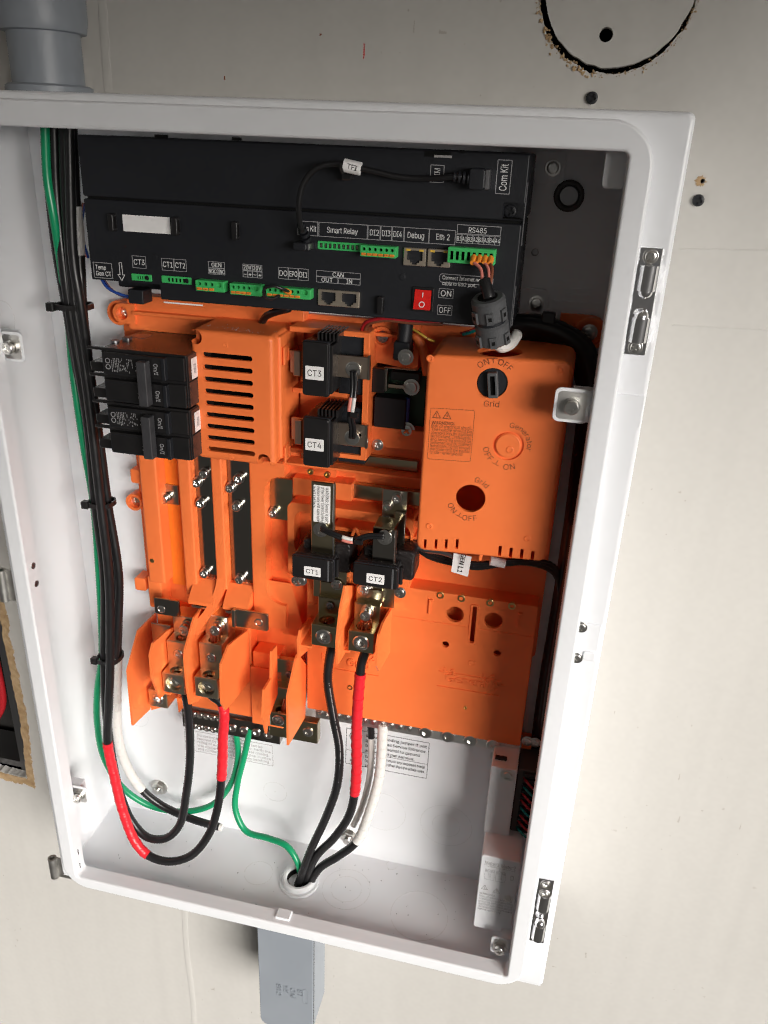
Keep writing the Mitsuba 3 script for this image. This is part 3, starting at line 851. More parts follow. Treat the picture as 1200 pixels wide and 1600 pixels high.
# I and O follow the two faces of the rocker
o = annulus(0.0016, 0.0022, 24); mO = ext(o, -0.0002, 0); mI = box(-0.0003, 0.0003, -0.0002, 0, -0.0017, 0.0017)
aI = math.degrees(math.atan2(0.0016, hh)); aO = math.degrees(math.atan2(0.003, hh))
add(key_of('marking', k), mI, 'white_print', to_world=T().translate([cx_, YL2 - 0.0023, cz_ + hh * 0.5]).rotate([1, 0, 0], -aI))
add(key_of('marking', k), mO, 'white_print', to_world=T().translate([cx_, YL2 - 0.0045, cz_ - hh * 0.46]).rotate([1, 0, 0], -aO))
# cable-tie anchors and stickers
for px, py in ((178, 347), (277, 353), (370, 360), (596, 476)):
    x, z = at(px, py, YL2)
    part('tie_anchor', mod, cut(rblock(x - 0.0022, x + 0.0022, z - 0.0065, z + 0.0065, YL2 - 0.0055, YL2, 0.0015, 0.0008), box(x - 0.01, x + 0.01, YL2 - 0.0038, YL2 - 0.0004, z - 0.0042, z + 0.0042)), 'glossy_black', smooth=35)
    part('anchor_recess', mod, box(x - 0.0032, x + 0.0005, YL2 - 0.0002, YL2 + 0.0003, z - 0.0055, z + 0.0055), 'dark_hole')
a, b_ = at(191, 335, YL2), at(267, 366, YL2)
k = part('rating_sticker', mod, box(a[0], b_[0], YL2 - 0.0003, YL2 - 0.00002, b_[1], a[1]), 'paper_white', label='white rating sticker on the left of the module')
a, b_ = at(257, 471, YL2 + 0.001), at(318, 478, YL2 + 0.001)
part('sticker', mod, box(a[0], b_[0], YL2 - 0.0004, YL2 - 0.00015, b_[1], a[1] + 0.0002), 'paper_white')
x, z = at(629, 433, YL2)
part('small_boss', mod, lathe([(0.0026, 0), (0.0026, 0.0004), (0.0014, 0.0006), (0, 0.0006)], 18), 'black_plastic', to_world=face(x, YL2, z))
x, z = at(242, 402, YL2)
part('small_boss', mod, lathe([(0.0026, 0), (0.0026, 0.0004), (0.0014, 0.0006), (0, 0.0006)], 18), 'black_plastic', to_world=face(x, YL2, z))
# worn metal edge on the right side
part('bright_edge', mod, box(MX1 - 0.0003, MX1 + 0.0004, YM + 0.0012, YM + 0.002, at(0, 345, YM)[1] + 0.006, at(820, 285, YM)[1]), 'steel_grey')
part('bright_edge', mod, box(MX1 - 0.0012, MX1 - 0.0006, YM + 0.0016, YM + 0.0024, 0.6175, 0.645), 'steel_grey')

# ------------------------------------------------------------------ things plugged into the module
cab2 = thing('data_cable', 'thin black cable with a white tag, plugged into both halves of the module', 'cable')
yc = YM - 0.009
P = [at3(722, 275, yc - 0.002), at3(700, 277, yc - 0.002), at3(660, 279, yc), at3(620, 276, yc - 0.002), at3(590, 269, yc - 0.004), at3(553, 261, yc - 0.006), at3(520, 256, yc - 0.008), at3(494, 263, yc - 0.010), at3(474, 287, yc - 0.011), at3(467, 318, yc - 0.010), at3(468, 345, yc - 0.006), at3(473, 362, yc - 0.003)]
part('lead', cab2, tube(spline(P), 0.0020, 12), 'cable_black', smooth=True)
a, b_ = at(736, 262, YM - 0.006), at(758, 297, YM - 0.006)
k = part('plug', cab2, rblock(a[0], b_[0], b_[1], a[1], YM - 0.014, YM - 0.0002, 0.002, 0.001), 'black_plastic', smooth=35)
part('metal_shell', cab2, box(b_[0] + 0.0001, b_[0] + 0.0026, YM - 0.012, YM - 0.0004, b_[1] + 0.0006, a[1] - 0.0006, 0.0003), 'steel_grey')
q0, q1 = at3(708, 276, yc - 0.002), at3(737, 279, yc)
for i in range(4):
    t0, t1 = i / 4 + 0.02, i / 4 + 0.15
    part('strain_relief', cab2, tube([q0 + (q1 - q0) * t0, q0 + (q1 - q0) * t1], 0.0034 + 0.0003 * i, 12), 'black_plastic', smooth=40)
q0, q1 = at3(469, 350, yc - 0.004), at3(480, 378, YM - 0.006)
for i in range(4):
    t0, t1 = i / 4 + 0.02, i / 4 + 0.17
    part('strain_relief', cab2, tube([q0 + (q1 - q0) * t0, q0 + (q1 - q0) * t1], 0.0029 + 0.0003 * i, 12), 'black_plastic', smooth=40)
a, b_ = at(462, 377, YM - 0.006), at(483, 391, YM - 0.006)
part('plug', cab2, rblock(a[0], b_[0], b_[1], a[1], YM - 0.013, YM - 0.0002, 0.0015, 0.001), 'black_plastic', smooth=35)
part('metal_shell', cab2, box(b_[0] + 0.0001, b_[0] + 0.0016, YM - 0.011, YM - 0.0004, b_[1] + 0.0006, a[1] - 0.0006, 0.0003), 'steel_grey')
q0, q1 = at3(537, 258, yc - 0.007), at3(564, 264, yc - 0.0055)
kt = part('tag', cab2, tube([q0, q1], 0.0043, 16), 'paper_white', smooth=40)
tmid = (q0 + q1) / 2
part('tag_lettering', kt, text('TFI', 0.0032, tmid[0] + 0.001, tmid[1] - 0.0042, tmid[2], -12), 'black_print')
x, z = at(539, 272, yc - 0.004)
part('cable_clip', cab2, cat(box(x - 0.0035, x + 0.0035, YM - 0.010, YM - 0.0003, z - 0.004, z + 0.003, 0.0006), tube([at3(533, 255, yc - 0.013), at3(532, 262, yc - 0.0135), at3(535, 270, yc - 0.01)], 0.0012, 8)), 'glossy_black', smooth=35)

# ferrite core with the four bus wires
fer = thing('ferrite_core', 'grey clip-on ferrite core hanging from the wires of the wide green terminal', 'ferrite core')
F0, F1 = at3(762, 464, 0.028), at3(772, 534, 0.038)
ax = (F1 - F0) / np.linalg.norm(F1 - F0)
L = np.linalg.norm(F1 - F0)
for t0, t1, r in ((0.0, 0.47, 0.0118), (0.53, 1.0, 0.0118)):
    p0, p1 = F0 + ax * L * t0, F0 + ax * L * t1
    pts = [p0, p0 + ax * 0.0016, p1 - ax * 0.0016, p1]
    k = part('shell', fer, tube(pts, [r - 0.0016, r, r, r - 0.0016], 28), 'ferrite_grey', smooth=35)
    side = np.cross(ax, [0, 1, 0]); side /= np.linalg.norm(side); frt = np.cross(side, ax); frt *= -np.sign(frt[1])
    for ang in (-50, 5, 55):
        d = frt * math.cos(math.radians(ang)) + side * math.sin(math.radians(ang))
        c = (p0 + p1) / 2 + d * (r + 0.0004)
        hook = trimesh.creation.box(extents=[0.0048, 0.0020, L * 0.24])
        M = np.eye(4); M[:3, 0] = np.cross(d, ax); M[:3, 1] = d; M[:3, 2] = ax; M[:3, 3] = c + ax * L * 0.08 * (1 if ang else -1)
        if np.linalg.det(M[:3, :3]) < 0: M[:3, 0] *= -1
        hook.apply_transform(M); part('latch', k, hook, 'ferrite_grey')
        hl = trimesh.creation.box(extents=[0.0024, 0.0024, L * 0.08]); M2 = M.copy(); M2[:3, 3] = c + ax * L * 0.08 * (1 if ang else -1); hl.apply_transform(M2)
        part('latch_hole', k, hl, 'dark_hole')
part('split_line', fer, tube([F0 + ax * L * 0.465, F0 + ax * L * 0.535], 0.0104, 24), 'black_plastic', smooth=40)
part('bore', fer, tube([F0 - ax * 0.0004, F0 + ax * 0.002], 0.007, 20), 'dark_hole', smooth=40)
jk = thing('sheathed_cable', 'white jacketed cable end curling out below the grey ferrite core', 'cable')
add(jk, tube(spline([F1 - ax * 0.002 + [0.001, 0, 0], F1 + ax * 0.004 + [0.004, 0.002, 0], F1 + ax * 0.004 + [0.010, 0.010, 0.001], F1 + ax * 0.002 + [0.014, 0.022, 0.004]], 0.002), 0.0043, 14), 'white_tape', smooth=True)
n8 = 8; w8 = (rs_b[0] - rs_a[0] - 0.0016) / 8
for i, mt, q, lab in ((4, 'wire_pink', (754, 447), 'pink wire in the fifth slot of the wide green terminal'), (5, 'cable_black', (760, 449), 'black wire in the sixth slot of the wide green terminal'), (6, 'wire_pink', (764, 447), 'pink wire in the seventh slot of the wide green terminal'), (7, 'wire_brown', (766, 449), 'brown wire in the last slot of the wide green terminal')):
    x = rs_a[0] + 0.0008 + (i + .5) * w8; z = rs_b[1] + (rs_a[1] - rs_b[1]) * 0.42
    k = thing('bus_wire', lab, 'wire')
    part('insulation', k, tube(spline([(x, YL2 - 0.004, z + 0.001), (x, YL2 - 0.011, z - 0.002), at3(x * 0 + (751 + (i - 4) * 6), 420, 0.030), at3(q[0], q[1], 0.024), F0 + ax * 0.004 + [0.0012 * (i - 5.5), 0, 0]], 0.002), 0.00115, 9), mt, smooth=True)
    part('ferrule', k, tube([(x, YL2 - 0.0065, z + 0.0004), (x, YL2 - 0.0128, z - 0.0028)], [0.0024, 0.0019], 12), 'lever_orange', smooth=40)
sl = thing('heat_shrink_sleeve', 'short black sleeve round the bus wires above the grey ferrite core', 'sleeve')
add(sl, tube([at3(757, 437, 0.026), at3(765, 466, 0.0215)], 0.0042, 14), 'cable_black', smooth=True)
# white snap clip under the module and loose coloured wires
k = thing('loop_wire', 'black jumper wire with red end looping between the green terminals', 'wire')
part('insulation', k, tube(spline([at3(437, 462, YL2 - 0.009), at3(424, 467, YL2 - 0.014), at3(413, 462, YL2 - 0.018), at3(413, 451, YL2 - 0.020), at3(428, 447, YL2 - 0.020), at3(445, 453, YL2 - 0.016), at3(452, 456, YL2 - 0.009)], 0.002), 0.0011, 9), 'cable_black', smooth=True)
part('ferrule', k, tube([at3(446, 454, YL2 - 0.0125), at3(453, 457, YL2 - 0.008)], 0.0019, 10), 'lever_orange', smooth=True)


def wires(px, mats, name, labs, y0=0.07, r=0.0011, spread=2.5):
    for i, (mt, lab) in enumerate(zip(mats, labs)):
        k = thing(name, lab, 'wire')
        o = (i - (len(mats) - 1) / 2) * spread
        add(k, tube(spline([at3(a + o * (1 if j % 2 else 0.7), b_ + o * 0.5, y) for j, (a, b_, y) in enumerate(px)], 0.003), r, 9), mt, smooth=True)


wires([(160, 436, 0.075), (172, 452, 0.070), (195, 463, 0.066), (218, 468, 0.066)], ['wire_blue', 'cable_black', 'wire_blue', 'wire_brown'], 'signal_wire',
      ['upper blue wire under the left corner of the black module', 'black wire under the left corner of the black module', 'lower blue wire under the left corner of the black module', 'brown wire under the left corner of the black module'])
wires([(131, 318, 0.10), (126, 345, 0.098), (129, 375, 0.098), (136, 402, 0.10)], ['wire_brown', 'wire_pink', 'wire_blue'], 'signal_wire',
      ['brown wire passing behind the left end of the black module', 'pink wire passing behind the left end of the black module', 'blue wire passing behind the left end of the black module'], spread=2)
k = thing('wire_plug', 'black wire plug hanging under the left corner of the black module', 'plug')
a, b_ = at(205, 450, 0.066), at(230, 474, 0.066)
add(k, rblock(a[0], b_[0], b_[1], a[1], 0.060, 0.075, 0.001, 0.0008), 'black_plastic', smooth=35)
wires([(746, 514, 0.075), (733, 519, 0.07), (722, 522, 0.066)], ['wire_red', 'wire_teal', 'wire_teal'], 'thin_wire', ['thin red wire beside the grey ferrite core', 'upper thin teal wire beside the grey ferrite core', 'lower thin teal wire beside the grey ferrite core'], r=0.0008)
wires([(640, 512, 0.09), (655, 520, 0.085), (668, 529, 0.083), (676, 532, 0.088)], ['wire_yellow', 'wire_brown', 'wire_yellow'], 'thin_wire', ['upper yellow wire between the black module and the large orange cover', 'brown wire between the black module and the large orange cover', 'lower yellow wire between the black module and the large orange cover'], r=0.0009)
wires([(566, 520, 0.09), (574, 505, 0.082), (600, 499, 0.078), (640, 503, 0.078), (690, 505, 0.08)], ['wire_red', 'wire_brown'], 'thin_wire', ['red wire running along the underside of the black module', 'dark brown wire running along the underside of the black module'], r=0.0015, spread=5)
wires([(406, 512, 0.098), (414, 496, 0.088), (432, 487, 0.075), (452, 482, 0.07)], ['cable_black'], 'short_lead', ['short thick black lead arching above the vented orange cover'], r=0.0030)

# ================================================================== circuit breakers
def breaker(z0, z1, label):
    br_ = thing('circuit_breaker', label, 'circuit breaker', 'two-pole circuit breakers stacked at the left')
    x0, x1 = 0.0872, 0.1618; yf = 0.0275
    part('case', br_, rblock(x0 + 0.002, x1, z0 + 0.0003, z1 - 0.0003, yf + 0.006, 0.105, 0.001, 0.0008), 'glossy_black', smooth=35)
    zm = (z0 + z1) / 2; ph = (z1 - z0) / 2
    for zc in (zm + ph / 2, zm - ph / 2):
        part('terminal_end', br_, box(x0 - 0.0105, x0 + 0.003, 0.036, 0.10, zc - ph * 0.46, zc - ph * 0.1, 0.0006), 'glossy_black')
        part('terminal_hood', br_, box(x0 - 0.0125, x0 + 0.003, 0.036, 0.0395, zc + ph * 0.36, zc + ph * 0.46, 0.0004), 'glossy_black')
    for i, zc in enumerate((zm + ph / 2, zm - ph / 2)):
        h = ph * 0.46
        k = part('pole_front', br_, rblock(x0 + 0.006, x1 - 0.0165, zc - h + 0.0006, zc + h - 0.0014, yf, yf + 0.0075, 0.0012, 0.0007), 'glossy_black', smooth=35)
        part('window_rim', k, frame(x0 + 0.0062, x0 + 0.036, zc - h + 0.002, zc + h - 0.003, yf + 0.0001, 0.0004, 0.0008, 0.0004), 'black_plastic')
        part('clip_ridge', k, rblock(x1 - 0.0185, x1 - 0.0150, zc - h + 0.0005, zc + h - 0.0015, yf - 0.0012, yf + 0.006, 0.0008, 0.0006), 'black_plastic', smooth=35)
        part('rear_step', k, box(x1 - 0.0160, x1 - 0.001, yf + 0.0035, yf + 0.0062, zc - h, zc + h - 0.001, 0.0006), 'glossy_black')
        part('handle_slot', k, box(x0 + 0.0365, x1 - 0.0285, yf - 0.0004, yf + 0.0002, zc - h * 0.62, zc + h * 0.5), 'dark_hole')
        part('slot_rim', k, frame(x0 + 0.043, x1 - 0.028, zc - h * 0.68, zc + h * 0.58, yf - 0.0002, 0.0004, 0.0003, 0.0005), 'black_plastic')
        part('on_marking', k, text('On/I', 0.0033, x1 - 0.0232, yf, zc - 0.001, -90, squeeze=0.95), 'line_print')
        if i == 0:
            g = [annulus(0.0016, 0.0021, 20)]
            m = [affinity.translate(g[0], x0 + 0.0105, zc + 0.0022), affinity.translate(g[0], x0 + 0.0105, zc - 0.0026)]
            k2 = part('approval_marks', k, ext(union_all(m), yf - 0.0002, yf - 0.00005), 'line_print')
            labels[k2] = {'kind': 'stuff'}
            rows = []
            for c in range(13):
                w = rng.uniform(0.004, 0.0105); xx = x0 + 0.0138 + c * 0.00145
                zz = zc + 0.0048
                while zz > zc - 0.0052:
                    l = rng.uniform(0.0006, 0.0018)
                    if rng.random() < (0.9 if c < 5 else 0.55): rows.append(box(xx, xx + 0.00045, yf - 0.00018, yf - 0.00005, zz - l, zz))
                    zz -= l + 0.0004
            k2 = part('rating_print', k, cat(rows), 'line_print'); labels[k2] = {'kind': 'stuff'}
    # tied handles
    hb = part('handle_tie', br_, rblock(x0 + 0.0395, x0 + 0.0475, zm - ph * 0.86, zm + ph * 0.78, yf - 0.0095, yf - 0.002, 0.001, 0.001), 'handle_grey' if 'handle_grey' in scene else mat('handle_grey', prin(tone((0.028, 0.028, 0.031), (0.05, 0.05, 0.054), 90), 0.38)), smooth=35)
    for zc in (zm + ph / 2, zm - ph / 2):
        part('handle', br_, box(x0 + 0.0365, x0 + 0.046, yf - 0.0035, yf + 0.004, zc - ph * 0.3, zc + ph * 0.26, 0.0008), 'glossy_black')
        part('amp_marking', br_, text('90', 0.0032, x0 + 0.0378, yf - 0.0035, zc - 0.001, -90), 'grey_print')
    # stickers on the right end face
    k = part('end_cap', br_, box(x1 + 0.0002, x1 + 0.0008, yf + 0.0075, 0.10, z0 + 0.0012, z1 - 0.0012), 'breaker_brown' if 'breaker_brown' in scene else mat('breaker_brown', prin(tone((0.028, 0.020, 0.019), (0.045, 0.033, 0.031), 80), 0.3)))
    part('end_groove', k, box(x1 + 0.0007, x1 + 0.0010, yf + 0.0075, 0.10, zm - 0.0006, zm + 0.0006), 'dark_hole')
    st = part('end_sticker', k, box(x1 + 0.0008, x1 + 0.0011, yf + 0.0125, yf + 0.026, zm + 0.001, z1 - 0.0042), 'paper_white')
    rows = [box(x1 + 0.00112, x1 + 0.00125, yf + 0.016 + 0.0011 * i, yf + 0.0165 + 0.0011 * i, zm + 0.005, z1 - 0.009) for i in range(4)]
    k2 = part('print', st, cat(rows), 'grey_print'); labels[k2] = {'kind': 'stuff'} if False else {'label': 'faint grey print'}
    return br_


zt_, zb_ = 0.5768, 0.4895; zmid_ = (zt_ + zb_) / 2
breaker(zmid_ + 0.0004, zt_, 'upper black two-pole circuit breaker left of the vented orange cover')
breaker(zb_, zmid_ - 0.0004, 'lower black two-pole circuit breaker left of the vented orange cover')
k = thing('terminal_clip', 'small metal clip standing on top of the upper circuit breaker', 'clip')
a = at(213, 512, 0.08)
add(k, cat(box(a[0] - 0.006, a[0] + 0.010, 0.074, 0.088, 0.5752, 0.5768), box(a[0] - 0.004, a[0] + 0.002, 0.062, 0.069, 0.5752, 0.5790, 0.0006), cyl((a[0] - 0.006, 0.055, 0.5752), (a[0] - 0.006, 0.055, 0.578), 0.0035)), 'steel_grey', smooth=35)

# ================================================================== vented orange cover
vc = thing('vented_cover', 'orange plastic cover with nine horizontal vent slots', 'cover')
VX0, VX1, VZ0, VZ1, VY = 0.1578, 0.2270, 0.4860, 0.5935, 0.050
body = join(rblock(VX0, VX1, VZ0, VZ1, VY, 0.104, 0.0045, 0.0040, draft=0.0006, nb=5), rblock(VX1 - 0.002, VX1 + 0.0022, VZ0 + 0.003, VZ1 - 0.002, VY + 0.011, 0.104, 0.002, 0.002))
tools = []
sl0, sl1 = at(316, 553, VY), at(394, 560, VY)
zA, zB = at(350, 557, VY)[1], at(360, 705, VY)[1]
for i in range(9):
    z = zA + (zB - zA) * i / 8
    tools.append(ext(Polygon(rr_pts(sl0[0], sl1[0], z - 0.0021, z + 0.0021, 0.002)), VY - 0.01, VY + 0.03))
cA, cB = at(304, 527, VY), at(412, 720, VY)
tools += [ycyl(cA[0] + 0.0005, cA[1], 0.0056, VY - 0.01, VY + 0.012, 22), ycyl(cB[0], cB[1], 0.0058, VY - 0.01, VY + 0.012, 22)]
cav = rblock(VX0 + 0.003, VX1 - 0.003, VZ0 + 0.003, VZ1 - 0.003, VY + 0.003, VY + 0.06, 0.003, 0.002)
tools.append(cav)
part('cover_body', vc, cut(body, *tools), 'orange_plastic', smooth=38)
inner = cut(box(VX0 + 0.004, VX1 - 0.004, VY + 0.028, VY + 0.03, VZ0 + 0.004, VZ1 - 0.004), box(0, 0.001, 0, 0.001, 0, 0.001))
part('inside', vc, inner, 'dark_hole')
for px, py in ((352, 540), (361, 715)):
    x, z = at(px, py, VY)
    part('moulding_dimple', vc, lathe([(0.0022, 0), (0.0020, 0.0003), (0.0012, 0.00035), (0.001, 0.0001), (0, 0.0001)], 18), 'orange_plastic', to_world=face(x, VY, z))
for z in (at(432, 553, VY + .02)[1], at(437, 706, VY + .02)[1]):
    part('snap_clip', vc, cat(box(VX1 + 0.0021, VX1 + 0.0032, VY + 0.014, VY + 0.028, z - 0.007, z + 0.007, 0.0004), box(VX1 + 0.003, VX1 + 0.0046, VY + 0.013, VY + 0.015, z - 0.007, z + 0.007, 0.0004), box(VX1 + 0.003, VX1 + 0.0046, VY + 0.024, VY + 0.026, z - 0.005, z + 0.005, 0.0004)), 'orange_plastic')

g_ = np.random.default_rng(23); sp = []
for i in range(90):
    m = trimesh.creation.icosphere(subdivisions=0, radius=g_.uniform(0.00015, 0.00045)); m.vertices = m.vertices * [1.4, 1.4, 0.6] + [g_.uniform(VX0 + .003, VX1 - .003), VY + g_.uniform(0.006, 0.045), VZ1 + 0.0001]; sp.append(m)
k2 = part('dust', vc, cat(sp), 'paper_white'); labels[k2] = {'kind': 'stuff'}

# ================================================================== large orange switch cover
sc_ = thing('switch_cover', 'large orange cover with black rotary switch, warning text and two round openings', 'cover')
SY = 0.036
A, B_, C_ = at(668, 553, SY), at(895, 563, SY), at(648, 862, SY)
SX0, SX1 = 0.3500, 0.4538; SZ1, SZ0 = 0.5938, 0.4348; SH = 0.046


def shz(m):
    m = tm(m).copy(); m.vertices[:, 2] += SH * (m.vertices[:, 0] - SX0); return m


def sat(px, py, y=SY):
    """As at(), on the cover before its slant."""
    x, z = at(px, py, y); return x, z - SH * (x - SX0)


rings = []
for y, ins, r in ((SY, 0.0030, 0.005), (SY + 0.0006, 0.0014, 0.006), (SY + 0.0018, 0.0004, 0.007), (SY + 0.004, 0.0, 0.0072)):
    p = rr_pts(SX0 + ins, SX1 - ins, SZ0 + ins, SZ1 - ins, r, 6); rings.append(np.c_[p[:, 0], np.full(len(p), y), p[:, 1]])
p = rr_pts(SX0 - 0.0008, SX1 + 0.002, SZ0 - 0.001, SZ1 + 0.001, 0.0075, 6); rings.append(np.c_[p[:, 0], np.full(len(p), SY + 0.062), p[:, 1]])
body = loft(rings)
s1, s2, s3 = sat(769, 599), sat(794, 696), sat(735, 779)
R1 = abs(sat(793, 599)[0] - sat(744, 599)[0]) / 2
R3 = abs(sat(758, 779)[0] - sat(711, 779)[0]) / 2
tools = [ycyl(*s1, R1, SY - .01, SY + .0045, 36), ycyl(*s3, R3, SY - .01, SY + .05, 36), cut(ycyl(*s2, R1 + 0.0003, SY - .01, SY + .0016, 36), ycyl(*s2, R1 - 0.0016, SY - .02, SY + .01, 36))]
# vents of the lower edge, notch in the middle, cable notch in the top
vz0, vz1 = sat(665, 858)[1], sat(663, 843)[1]
for px in (664, 681, 697, 714):
    c = sat(px, 850); tools.append(box(c[0] - 0.0012, c[0] + 0.0012, SY - .01, SY + 0.02, c[1] - 0.0042, c[1] + 0.0042))
for px, py in ((781, 861), (798, 864), (815, 866), (832, 869)):
    c = sat(px, py); tools.append(box(c[0] - 0.0013, c[0] + 0.0013, SY - .01, SY + 0.02, c[1] - 0.0044, c[1] + 0.0044))
c0, c1 = sat(727, 867), sat(769, 870)
tools.append(ext(Polygon(rr_pts(c0[0], c1[0], SZ0 - 0.02, c0[1] + 0.0008, 0.003)), SY - .01, SY + 0.03))
ft = at(783, 537, 0.06)
tools.append(ycyl(ft[0], SZ1 + 0.001, 0.0155, SY + 0.012, SY + 0.044, 28) if False else cyl((ft[0], SY + 0.020, SZ1 - 0.004), (ft[0], SY + 0.020, SZ1 + 0.03), 0.0165, 28))
cav = rblock(SX0 + 0.003, SX1 - 0.003, SZ0 + 0.003, SZ1 - 0.003, SY + 0.003, SY + 0.07, 0.005, 0.002)
part('cover_shell', sc_, shz(cut(body, cav, *tools)), 'orange_plastic', smooth=38)
kn = part('rotary_switch', sc_, shz(ycyl(*s1, R1 - 0.0002, SY + 0.0012, SY + 0.0044, 36, 0.0004)), 'black_plastic', smooth=35, label='black rotary switch with a slotted shaft')
shaft = cut(rblock(-0.0036, 0.0036, -0.0092, 0.0092, -0.0065, 0.0, 0.001, 0.0006), box(-0.0019, 0.0019, -0.01, -0.0012, -0.0070, 0.0070))
part('shaft', kn, shaft, 'ferrite_grey', smooth=35, to_world=face(s1[0] + 0.0008, SY + 0.0014, s1[1] + SH * (s1[0] - SX0) - 0.0005, 1, -8))
part('shaft_slot', kn, box(-0.0017, 0.0017, -0.003, -0.0013, -0.0068, 0.0068), 'dark_hole', to_world=face(s1[0] + 0.0008, SY + 0.0014, s1[1] + SH * (s1[0] - SX0) - 0.0005, 1, -8))
k = part('round_boss', sc_, shz(rblock(s2[0] - R1 + 0.002, s2[0] + R1 - 0.002, s2[1] - R1 + 0.002, s2[1] + R1 - 0.002, SY - 0.0010, SY + 0.0002, R1 - 0.002, 0.0008, n=10)), 'orange_plastic', smooth=38)
x, z = at(797, 703, SY - 0.001)
part('moulding_dimple', k, lathe([(0.0030, 0), (0.0028, 0.0006), (0.0018, 0.0008), (0.0015, 0.0002), (0, 0.0002)], 20), 'orange_plastic', smooth=35, to_world=face(x, SY - 0.001, z))
for px, py in ((672, 560), (876, 578), (671, 822), (824, 842)):
    x, z = at(px, py, SY)
    part('moulding_dimple', sc_, lathe([(0.0028, 0), (0.0026, 0.0006), (0.0017, 0.0008), (0.0013, 0.0002), (0, 0.0002)], 20), 'orange_plastic', smooth=35, to_world=face(x, SY, z))
# what the open hole shows
bt = part('inner_wall', sc_, shz(box(SX0 + 0.004, SX1 - 0.004, SY + 0.056, SY + 0.058, SZ0 + 0.004, SZ1 - 0.004)), 'orange_plastic')
part('inner_rib', sc_, shz(ext(Polygon([(s3[0] - R3, s3[1] + 0.0005), (s3[0] - 0.001, s3[1] + 0.0015), (s3[0] + R3, s3[1] + 0.012), (s3[0] + R3, s3[1] + 0.02), (s3[0] - R3, s3[1] + 0.02)]), SY + 0.030, SY + 0.056)), 'orange_plastic')
part('notch_tongue', sc_, shz(box((c0[0] + c1[0]) / 2 + 0.0005, (c0[0] + c1[0]) / 2 + 0.0025, SY + 0.001, SY + 0.03, SZ0 - 0.004, c0[1] + 0.002)), 'orange_plastic')
part('notch_floor', sc_, shz(box(c0[0] - 0.001, c1[0] + 0.001, SY + 0.016, SY + 0.032, SZ0 - 0.0035, SZ0 + 0.0006, 0.0005)), 'orange_plastic')
# lettering pressed and inked into the cover
inkm = []


def arc_text(s, c, r, mid, h, top=True):
    """Letters on a circle round c: mid = angle (degrees, counter-clockwise from +x) of the middle."""
    ws = []
    for ch in s: ws.append(0.55 * h if ch == ' ' else np.ptp(meshkit.text_mesh(ch, h, 0.0002).vertices[:, 0]) + 0.22 * h)
    tot = sum(ws); sgn = -1 if top else 1; a = mid - sgn * math.degrees(tot / 2 / r); out = []
    for ch, w in zip(s, ws):
        a += sgn * math.degrees(w / 2 / r)
        if ch != ' ':
            p = (c[0] + r * math.cos(math.radians(a)), c[1] + r * math.sin(math.radians(a)))
            out.append(text(ch, h, p[0], SY, p[1], a - 90 if top else a + 90, depth=0.0002))
        a += sgn * math.degrees(w / 2 / r)
    return out


hL = 0.0044
inkm += arc_text('ON', s1, R1 + 0.0052, 118, hL) + arc_text('OFF', s1, R1 + 0.0052, 60, hL)
tee = lambda c, r, a, s=0.0028: [bar((c[0] + r * math.cos(math.radians(a)) - s * math.sin(math.radians(a)), c[1] + r * math.sin(math.radians(a)) + s * math.cos(math.radians(a))), (c[0] + r * math.cos(math.radians(a)) + s * math.sin(math.radians(a)), c[1] + r * math.sin(math.radians(a)) - s * math.cos(math.radians(a))), SY, 0.0004),
                                 bar((c[0] + r * math.cos(math.radians(a)), c[1] + r * math.sin(math.radians(a))), (c[0] + (r - 0.0035) * math.cos(math.radians(a)), c[1] + (r - 0.0035) * math.sin(math.radians(a))), SY, 0.0004)]
inkm += tee(s1, R1 + 0.0068, 92)
g = sat(768, 631); inkm.append(text('Grid', hL, g[0], SY, g[1], depth=0.0002))
inkm += arc_text('Generator', s2, R1 + 0.0045, 40, 0.0040)
inkm += arc_text('OFF', s2, R1 + 0.0052, 208, hL, top=False) + arc_text('ON', s2, R1 + 0.0058, 278, hL, top=False) + tee(s2, R1 + 0.0062, 243)
inkm += arc_text('Grid', s3, R3 + 0.0048, 62, 0.0042)
inkm += arc_text('ON', s3, R3 + 0.0048, 214, hL, top=False) + arc_text('OFF', s3, R3 + 0.0052, 272, hL, top=False) + tee(s3, R3 + 0.0060, 243)
wa, wb = sat(672, 639), sat(740, 722)
wx0_, wx1_ = sat(670, 680)[0], sat(739, 680)[0]; wz1_, wz0_ = sat(672, 637)[1], sat(668, 717)[1]
inkm.append(frame(wx0_, wx1_, wz0_, wz1_, SY, 0.00028, 0.0016))


def warn_triangle(x, z, s, y, inner='!'):
    tri = Polygon([(x - s, z - s * 0.8), (x + s, z - s * 0.8), (x, z + s * 0.95)])
    o = [ext(tri.difference(tri.buffer(-s * 0.16, join_style=2)), y - 0.00024, y - 0.00005)]
    if inner == '!': o.append(text('!', s * 0.85, x, y, z - s * 0.12, depth=0.0002))
    else: o.append(ext(Polygon([(x + .12 * s, z + .42 * s), (x - .28 * s, z - .2 * s), (x, z - .14 * s), (x - .14 * s, z - .62 * s), (x + .3 * s, z - .0 * s), (x + .02 * s, z - .04 * s)]), y - 0.00024, y - 0.00005))
    return o


